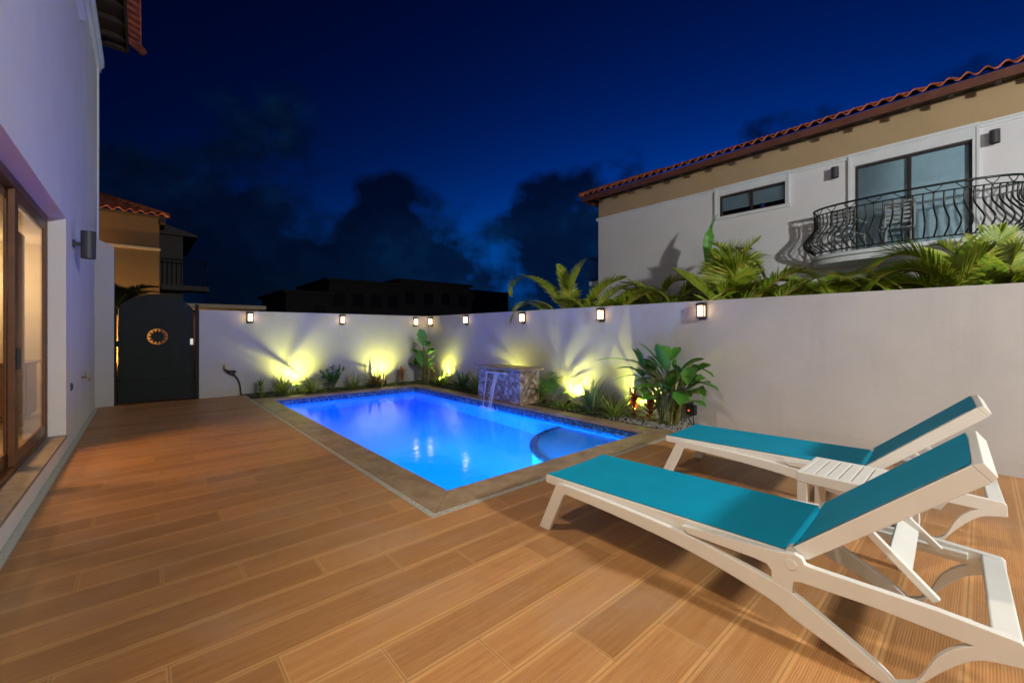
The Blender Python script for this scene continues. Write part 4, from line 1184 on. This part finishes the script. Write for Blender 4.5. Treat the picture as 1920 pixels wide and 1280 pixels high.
    for s in (-1, 1):
        q.tube([(s * (W - .04), 0.0, .425), (s * (W + .012), 0.0, .425)], .022, 14)
    q.each('hinge_pin', simple('grey_hinge', (.5, .48, .44, 1), .4), root)
    q = MB()
    for s in (-1, 1): q.tube([(s * (W + .040), -.005, .375), (s * (W + .0445), -.005, .375)], .026, 18)
    q.each('hinge_cap', 'plastic', root, bevel=.002)
    return root
ln = make_lounger()
ln.location = (2.77, .637, 0); ln.rotation_euler.z = R(2.0); ln['label'] = 'near teal and white sun lounger, closest to the camera in the right foreground'
dup(ln, (4.625, .640, 0), R(2.6), 'far teal and white sun lounger, between the side table and the garden wall')

# side table
st_ = thing('side_table', (3.86, .60, 0), 'low white slatted side table between the two sun loungers', 'side table', rz=0)
tx0, tx1, ty0, ty1, tz = 3.56, 4.10, .29, .90, .49
q = MB()
n = 8; pitch = (ty1 - ty0 - .07) / n
for k in range(n):
    y = ty0 + .035 + k * pitch; q.box(tx0 + .03, tx1 - .03, y + .004, y + pitch - .004, tz - .02, tz - .001)
q.build('slat_top', 'plastic', st_, bevel=.004)
q = MB()
q.box(tx0, tx0 + .035, ty0, ty1, tz - .075, tz); q.box(tx1 - .035, tx1, ty0, ty1, tz - .075, tz)
q.box(tx0 + .035, tx1 - .035, ty0, ty0 + .035, tz - .075, tz); q.box(tx0 + .035, tx1 - .035, ty1 - .035, ty1, tz - .075, tz)
q.build('apron', 'plastic', st_, bevel=.006)
for x in (tx0 + .002, tx1 - .062):
    for y in (ty0 + .002, ty1 - .067):
        q = MB(); q.box(x, x + .06, y, y + .065, 0, tz - .0755); q.build('leg', 'plastic', st_, bevel=.006)

# ------------------------------------------------------------------ neighbour's house
HX = 12.0
nb = thing('neighbour_house', (16, 3, 0), 'pale neighbour house with tan upper band, terracotta roof and curved balcony', 'house')
WIN = (3.262, 4.856, 4.70, 5.265); DOR = (.135, 1.909, 3.27, 5.225)
wall_grid('x', HX, HX + .22, [-6, DOR[0], DOR[1], WIN[0], WIN[1], 8.978], [-.06, DOR[2], WIN[2], DOR[3], WIN[3], 5.47], [WIN, DOR]).build('wall', 'pink_wall', nb)
q = MB(); q.box(HX + .01, HX + .22, -6, 8.968, 5.471, 6.3); q.box(HX + .22, 22, 8.74, 8.968, 5.471, 6.3); q.build('upper_wall', 'tan_wall', nb)
q = MB(); q.box(HX + .22, 22, 8.75, 8.978, -.06, 5.47); q.box(21.8, 22, -6, 8.75, -.06, 6.3); q.box(HX + .22, 21.8, -6.2, -6, -.06, 6.3); q.build('side_wall', 'pink_wall', nb)
q = MB()
prof = [(HX + .02, 5.405), (HX - .03, 5.405), (HX - .035, 5.45), (HX - .06, 5.47), (HX - .06, 5.50), (HX + .02, 5.50)]
q.prism(prof, -6, DOR[0] - .1, 'xz'); q.prism(prof, DOR[1] + .12, WIN[0] - .10, 'xz'); q.prism(prof, WIN[1] + .13, 9.04, 'xz')
prof2 = [(HX + .02, 5.44), (HX - .05, 5.44), (HX - .075, 5.475), (HX - .075, 5.51), (HX + .02, 5.51)]
q.prism(prof2, DOR[0] - .099, DOR[1] + .119, 'xz'); q.prism(prof2, WIN[0] - .099, WIN[1] + .129, 'xz')
q.build('band_moulding', 'trim_white', nb)
def opening(nm, o, trim_b, mull, inset, blind_to):
    y0, y1, z0, z1 = o
    f = MB(); X = HX + .03
    t = .045
    f.box(X, X + .06, y0, y0 + t, z0, z1); f.box(X, X + .06, y1 - t, y1, z0, z1)
    f.box(X + .001, X + .059, y0 + t, y1 - t, z1 - t, z1); f.box(X + .001, X + .059, y0 + t, y1 - t, z0, z0 + t)
    ym = (y0 + y1) / 2; f.box(X - .004, X + .056, ym - .03, ym + .03, z0 + t, z1 - t)
    w_ = f.build(nm, simple('dark_frame', (.030, .022, .022, 1), .4), nb, bevel=.004)
    p = MB(); p.box(X + .028, X + .034, y0 + t, ym - .03, z0 + t, z1 - t); p.build('pane', 'glass2', w_)
    p = MB(); p.box(X + .028, X + .034, ym + .03, y1 - t, z0 + t, z1 - t); p.build('pane', 'glass2', w_)
    bl = MB(); bl.box(X + .065, X + .073, y0, y1, blind_to, z1); bl.build('blind', 'blind', w_)
    tr = MB(); a = .115
    tr.box(HX - .045, HX, y1, y1 + a, z0 - (.02 if trim_b else 0), 5.44); tr.box(HX - .045, HX, y0 - a + .02, y0, z0 - (.02 if trim_b else 0), 5.44)
    tr.box(HX - .044, HX, y0, y1, z1, 5.44)
    tr.box(HX - .062, HX - .045, y1 + a * .55, y1 + a, z0, 5.44); tr.box(HX - .062, HX - .045, y0 - a + .02, y0 - a * .45, z0, 5.44)
    if trim_b: tr.box(HX - .06, HX, y0 - a, y1 + a + .02, z0 - .09, z0 - .0205); tr.box(HX - .04, HX, y0, y1, z0 - .02, z0)
    tr.build('trim', 'trim_white', w_, bevel=.004)
    return w_
opening('window', WIN, True, 1, .05, 4.86)
dd = opening('sliding_door', DOR, False, 1, .05, DOR[2])
q = MB(); q.box(HX + .9, HX + .95, 2.5, 5.5, 4.2, 5.45); q.build('interior_wall', 'far_wall', nb)
# things on the window sill
tb = thing('blue_tub', (HX + .16, 3.83, 4.745), 'small blue tub standing behind the neighbour window glass', 'tub')
q = MB(); q.lathe([(.05, 0), (.06, .02), (.065, .14), (.07, .145)], (HX + .155, 3.83, 4.70), 16); q.build('body', simple('blue_plastic', (.01, .10, .45, 1), .4), tb, smooth=True)
q = MB(); q.lathe([(.07, 0), (.07, .02), (.03, .03)], (HX + .155, 3.83, 4.846), 16); q.build('lid', simple('blue_lid', (.01, .08, .36, 1), .4), tb)
# roof
rf = MB(); tile_roof(rf, 11.40, 5.0, -6, 9.36, 6.23, R(22), 1, hip1=True)
nr = rf.build('roof', 'terracotta', nb)
q = MB(); q.box(11.46, 11.50, -6, 9.26, 6.03, 6.19); q.box(11.501, 20, 9.22, 9.26, 6.03, 6.19); q.build('fascia', 'fascia', nr)
q = MB(); q.box(11.501, HX + .1, -6, 9.219, 6.15, 6.17); q.box(HX + .1, 20, 8.97, 9.219, 6.15, 6.17); q.build('soffit', 'dark_wood', nr)
q = MB()
for k in range(26):
    y = 8.70 - k * .5925; q.box(11.502, 11.60, y - .035, y + .035, 5.965, 6.149)
q.each('rafter', 'dark_wood', nr)
q = MB(); q.tube([(11.38, 9.36, 6.27), (13.4, 7.35, 7.1)], .085, 10); q.build('hip_tile', 'terracotta', nr, smooth=True)
# balcony
def bplan(t, r=0):
    """t 0..1 round the front of the balcony from its left end, r outwards"""
    a = PI * t
    y = 1.03 + (1.55 + r) * math.cos(a); x = 11.62 - (.62 + r) * math.sin(a) ** .85
    return x, y
def outline(r, n=36): return [bplan(i / n, r) for i in range(n + 1)]
sl = MB()
o1 = outline(.06); o2 = outline(.0)
sl.prism([(HX - .002, o1[0][1])] + o1 + [(HX - .002, o1[-1][1])], 3.12, 3.20, 'xy')
sl.prism([(HX - .003, o2[0][1])] + o2 + [(HX - .003, o2[-1][1])], 3.0, 3.1195, 'xy')
bal = sl.build('balcony', 'trim_white', nb, bevel=.012)
TZ = 4.235; BZ = 3.27
def rail_pts(z, r, n=48): return [(bplan(i / n, r)[0], bplan(i / n, r)[1], z) for i in range(n + 1)]
def with_returns(P): return [(HX, P[0][1], P[0][2])] + P + [(HX, P[-1][1], P[-1][2])]
q = MB(); q.tube(with_returns(rail_pts(TZ, 0)), .022, 8); q.tube(with_returns(rail_pts(TZ - .13, 0)), .013, 8); q.build('top_rail', 'iron', bal, smooth=True)
q = MB(); q.tube(with_returns(rail_pts(BZ, 0)), .014, 8); q.build('bottom_rail', 'iron', bal, smooth=True)
nb_ = 34
for k in range(nb_ + 1):
    t = k / nb_
    prof_ = [(TZ - .13, 0), (TZ - .26, -.012), (TZ - .40, -.005), (TZ - .55, .09), (TZ - .70, .19), (TZ - .82, .165), (TZ - .91, .06), (BZ, 0)]
    q = MB(); q.tube(curve([(*bplan(t, r), z) for z, r in prof_], 4), .014 if 0 < k < nb_ else .022, 6); q.build('baluster', 'iron', bal, smooth=True)
q = MB()
for k in range(1, nb_, 3):
    t0, t1 = (k + .1) / nb_, (k + 1.9) / nb_
    q.tube(curve([(*bplan(t0, 0), TZ - .01), (*bplan(t0 + (t1 - t0) * .2, 0), TZ - .07), (*bplan((t0 + t1) / 2, 0), TZ - .115), (*bplan(t0 + (t1 - t0) * .8, 0), TZ - .07), (*bplan(t1, 0), TZ - .01)], 4), .008, 6)
q.each('scroll', 'iron', bal, smooth=True)
q = MB()
for s, y in ((1, 1.03 + 1.55), (-1, 1.03 - 1.55)):
    for x in (11.76, 11.89):
        q.tube(curve([(x, y, TZ - .13), (x, y + s * .0, TZ - .4), (x, y + s * .14, TZ - .70), (x, y + s * .05, TZ - .91), (x, y, BZ)], 4), .0115, 6)
q.each('side_baluster', 'iron', bal, smooth=True)
# unlit lamps of the neighbour
cyl_lamp((HX, 2.246, 5.16), 'small unlit dark cylinder lamp left of the balcony door', ax=-1, rr=.07, h=.24, arm=.06, group='neighbour lamps')
cyl_lamp((HX, -.147, 5.14), 'small unlit dark cylinder lamp right of the balcony door', ax=-1, rr=.07, h=.24, arm=.06, group='neighbour lamps')
# white plastic chairs on the balcony
def chair():
    root = thing('plastic_chair', (0, 0, 0), 'x', 'chair', 'chairs on the balcony')
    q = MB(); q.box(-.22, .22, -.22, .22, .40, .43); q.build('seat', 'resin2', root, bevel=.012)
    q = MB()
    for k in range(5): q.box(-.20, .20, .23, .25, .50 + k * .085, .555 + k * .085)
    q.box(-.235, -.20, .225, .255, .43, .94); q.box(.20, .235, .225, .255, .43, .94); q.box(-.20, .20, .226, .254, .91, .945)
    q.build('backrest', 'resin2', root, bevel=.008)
    q = MB()
    for s in (-1, 1): q.tube(curve([(s * .24, .24, .68), (s * .255, .0, .66), (s * .25, -.2, .63), (s * .235, -.22, .42)], 5), .022, 8)
    q.each('armrest', 'resin2', root, smooth=True)
    for x in (-.2, .2):
        for y in (-.2, .22):
            q = MB(); q.tube([(x * 1.1, y * 1.05, 0), (x, y, .41)], [.022, .028], 8); q.build('leg', 'resin2', root, smooth=True)
    return root
ch = chair(); ch.location = (11.56, 1.95, 3.20); ch.rotation_euler.z = R(75); ch['label'] = 'pale slatted plastic chair at the left end of the balcony'
dup(ch, (11.62, 1.15, 3.20), R(100), 'pale slatted plastic chair in front of the balcony door mullion')
# rear balcony past the corner of that house
q = MB(); q.box(12.3, 13.6, 8.98, 9.62, 3.2, 3.36); rb = q.build('side_balcony', 'trim_white', nb)
q = MB(); q.tube([(12.3, 8.98, 4.2), (12.3, 9.6, 4.2), (13.6, 9.6, 4.2)], .02, 8); q.tube([(12.3, 8.98, 3.42), (12.3, 9.6, 3.42), (13.6, 9.6, 3.42)], .014, 8)
q.build('rail', 'iron', rb)
q = MB()
for k in range(12):
    x = 12.3 + 1.3 * k / 11; q.tube(curve([(x, 9.6, 4.2), (x, 9.58, 3.95), (x, 9.72, 3.65), (x, 9.6, 3.42)], 4), .012, 6)
for y in (9.1, 9.25, 9.4): q.tube(curve([(12.3, y, 4.2), (12.32, y, 3.95), (12.18, y, 3.65), (12.3, y, 3.42)], 4), .012, 6)
q.each('baluster', 'iron', rb, smooth=True)

# ------------------------------------------------------------------ house beyond the gate
YH = 18.0
bh = thing('ochre_house', (-2.5, 20, 0), 'ochre house with a tiled roof beyond the gate, lit orange from below', 'house')
q = MB(); q.box(-6, .375, YH, YH + 5, -.05, 4.18); q.build('wall', 'house_tan', bh)
q = MB(); q.box(-6, .37, YH + .02, YH + 5, 4.26, 5.24); q.build('upper_wall', 'house_tan', bh)
q = MB(); q.box(-6, .40, YH - .035, YH + 5, 4.181, 4.259); q.build('band_moulding', 'cream', bh)
q = MB(); q.box(.376, 2.6, YH - .02, YH + 1.19, -.05, 2.2); q.build('annex_wall', 'fascia', bh)
q = MB(); q.box(.376, 1.05, YH + 1.2, YH + 6, -.05, 4.95); q.build('side_wing', 'far_wall', bh)
q = MB(); q.prism([(.376, 4.951), (1.45, 4.951), (1.45, 5.02), (.376, 5.35)], YH + 1.0, YH + 6, 'xz'); q.build('wing_roof', 'dark_wood', bh)
# roof: eave along x at the front
rf = MB(); tmp = MB(); tile_roof(tmp, 0, 2.6, -6.4, .62, 0, R(24), 1, tw=.26, hip1=True)
rf.add([(p[1], YH - .42 + p[0], 5.27 + p[2]) for p in tmp.v], tmp.f)
hr = rf.build('roof', 'terracotta', bh)
q = MB(); q.box(-6, .50, YH - .37, YH + .02, 5.241, 5.262); q.box(.39, .52, YH - .36, YH + 4, 5.06, 5.24); q.build('soffit', 'dark_wood', hr)
q = MB(); q.tube([(.60, YH - .40, 5.30), (-1.9, YH + 2.1, 6.4)], .08, 8); q.build('hip_tile', 'terracotta', hr, smooth=True)
q = MB(); q.box(.42, 1.75, YH + .35, YH + 1.19, 2.95, 3.12); hb = q.build('balcony', 'far_wall', bh)
q = MB(); q.tube([(.42, YH + .4, 4.0), (1.7, YH + .4, 4.0), (1.7, YH + 1.2, 4.0)], .025, 6); q.build('rail', 'iron', hb)
q = MB()
for k in range(11): x = .45 + 1.25 * k / 10; q.tube([(x, YH + .4, 4.0), (x, YH + .34, 3.5), (x, YH + .4, 3.12)], .014, 6)
q.each('baluster', 'iron', hb)
q = MB(); q.box(-6, 3.0, 15.6, 17.4, 2.24, 2.36); cp = tag(q.build('carport_roof', simple('pale_canopy', (.45, .36, .24, 1), .8), origin=(0, 16.4, 2.2)), 'low flat pale roof edge seen over the end wall right of the gate', 'canopy')
for i, (x, y, lab) in enumerate(((-.55, 13.9, 'dark palm fronds drooping behind the gate top'), )):
    fr_ = []
    for k in range(9):
        a = k * .7 - .4; p0 = Vector((x, y, 1.9)); pts = []
        ang = .35 + .1 * (k % 3); p = p0.copy()
        for j in range(5): pts.append(p.copy()); p = p + Vector((math.cos(a) * math.sin(ang), math.sin(a) * math.sin(ang), math.cos(ang))) * .32; ang += .38
        fr_.append([pts, dict(ll=.34, n=24, droop=.9)])
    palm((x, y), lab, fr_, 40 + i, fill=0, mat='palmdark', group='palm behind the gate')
lamp('uplight', 'SPOT', (-1.25, YH - .45, .5), 850, (1, .62, .20), spot_size=R(165), spot_blend=.9, shadow_soft_size=.05, aim=(-1.1, YH + .25, 1.8))
lamp('eave_light', 'SPOT', (-1.4, YH - .8, 4.3), 11, (1, .42, .08), spot_size=R(110), spot_blend=.7, shadow_soft_size=.05, aim=(-1.0, YH, 5.0))

# dark apartment blocks in the distance
def block(x0, x1, z, y, label, cols, rows):
    r = thing('apartment_block', ((x0 + x1) / 2, y + 5, 0), label, 'building', 'unlit apartment blocks beyond the end wall')
    q = MB(); q.box(x0, x1, y, y + 10, -.05, z); q.build('wall', 'far_wall', r)
    q = MB(); q.box(x0 - .3, x1 + .3, y - .3, y + 10.3, z + .002, z + .28); q.build('roof', 'far_wall', r)
    for i in range(cols):
        for j in range(rows):
            xx = x0 + (x1 - x0) * (i + .5) / cols; zz = z - 1.6 - j * 2.6
            q = MB(); q.box(xx - .55, xx + .55, y - .03, y + .1, zz - .7, zz + .6); q.build('window', 'black', r)
block(9.2, 12.9, 4.9, 40, 'lowest unlit apartment block, left end of the dark row over the wall', 2, 1)
block(13.0, 20.3, 6.3, 40.6, 'wide unlit apartment block in the middle of the dark row', 4, 2)
block(20.4, 29.4, 6.9, 41, 'tallest unlit apartment block right of the middle of the dark row', 4, 2)
block(29.5, 36, 6.4, 41.5, 'unlit apartment block at the right end behind the first palm', 3, 2)

# ------------------------------------------------------------------ light: sky, room lights, unseen lights out of view
W_ = bpy.data.worlds.new('World'); sc.world = W_; W_.use_nodes = True
nt = W_.node_tree; nt.nodes.clear()
out = nt.nodes.new('ShaderNodeOutputWorld')
sky = nt.nodes.new('ShaderNodeTexSky'); sky.sky_type = 'NISHITA'; sky.sun_disc = False
sky.sun_elevation = R(-4.0); sky.sun_rotation = R(72); sky.altitude = 10; sky.air_density = 1.0; sky.dust_density = .3; sky.ozone_density = 4.0
tc = nt.nodes.new('ShaderNodeTexCoord').outputs['Generated']
sp = nd(nt, 'ShaderNodeSeparateXYZ', i0=tc)
dirn = nd(nt, 'ShaderNodeVectorMath', {'operation': 'NORMALIZE'}, i0=tc).outputs[0]
n1 = nd(nt, 'ShaderNodeTexNoise', Vector=nd(nt, 'ShaderNodeMapping', Vector=dirn, Location=(.35, .1, 0), Scale=(1, 1, 1.25)).outputs[0], Scale=3.2, Detail=9.0, Roughness=.55).outputs[0]
n2 = nd(nt, 'ShaderNodeTexNoise', Vector=nd(nt, 'ShaderNodeMapping', Vector=dirn, Location=(1.9, .7, .06), Scale=(1, 1, 1.25)).outputs[0], Scale=4.6, Detail=8.0, Roughness=.6).outputs[0]
band = ramp(nt, sp.outputs[2], [(0, (1, 1, 1)), (.16, (.95, .95, .95)), (.31, (.66, .66, .66)), (.50, (0, 0, 0))])
cl = math_(nt, 'MULTIPLY_ADD', band, .33, math_(nt, 'SUBTRACT', n1, .17))
mask = ramp(nt, cl, [(.505, (0, 0, 0)), (.59, (1, 1, 1))])
gam = nd(nt, 'ShaderNodeGamma', Color=sky.outputs[0], Gamma=2.0).outputs[0]
skyc = mixc(nt, 1.0, gam, (.3, 80, 33, 1), 'MULTIPLY')
skyc = mixc(nt, 1.0, skyc, (.02, .05, .26, 1), 'DARKEN')
SKY = nd(nt, 'ShaderNodeBackground', Color=skyc, Strength=1.0)
cshade = ramp(nt, n2, [(.42, (.0006, .0024, .0105)), (.54, (.0007, .0048, .019)), (.68, (.0014, .013, .045))])
cloudc = mixc(nt, math_(nt, 'MULTIPLY', mask, .93), skyc, cshade)
SKY.inputs[1].default_value = 1.0
nt.links.new(cloudc, SKY.inputs[0])
nt.links.new(SKY.outputs[0], out.inputs[0])

# unseen point light behind the camera without a fixture, then lights inside the room
lamp('unseen_rear_light', 'POINT', (3.3, -6.4, 4.6), 2800, (1, .995, .95), shadow_soft_size=.22)
lamp('door_fill_light', 'AREA', (-1.6, -.1, 1.75), 26, (1, .76, .48), shape='RECTANGLE', size=1.9, size_y=1.6, aim=(4, .9, 1.0))  # soft fill added inside the doorway for the loungers and near deck
lamp('room_light', 'AREA', (-3.9, 6.2, 2.93), 110, (1, .66, .32), shape='DISK', size=.5, aim=(-3.9, 6.2, 0))
lamp('room_fill_light', 'POINT', (-2.0, 10.1, 2.3), 60, (1, .74, .42), shadow_soft_size=.12)  # added unseen light close to the end wall, brightens the view through the glass
lamp('door_downlight', 'SPOT', (-1.9, 6.85, 2.9), 480, (1, .54, .19), spot_size=R(75), spot_blend=.9, shadow_soft_size=.34, aim=(.25, 6.4, 0))

lamp('lounger_fill_spot', 'SPOT', (WL + .25, 1.7, 5.6), 600, (1, .90, .74), spot_size=R(72), spot_blend=.8, shadow_soft_size=.22, aim=(3.0, .9, .3))  # added unseen spot without a fixture, lifts the loungers and foreground deck

# ------------------------------------------------------------------ render settings
sc.view_settings.view_transform = 'Standard'; sc.view_settings.look = 'None'; sc.view_settings.gamma = 1; sc.view_settings.exposure = 0
sc.view_settings.use_curve_mapping = False
cy = sc.cycles
cy.use_denoising = True
try: cy.denoiser = 'OPENIMAGEDENOISE'
except Exception: pass
cy.max_bounces = 8; cy.diffuse_bounces = 4; cy.glossy_bounces = 4; cy.transmission_bounces = 6; cy.transparent_max_bounces = 12
cy.sample_clamp_indirect = 8.0; cy.caustics_reflective = False
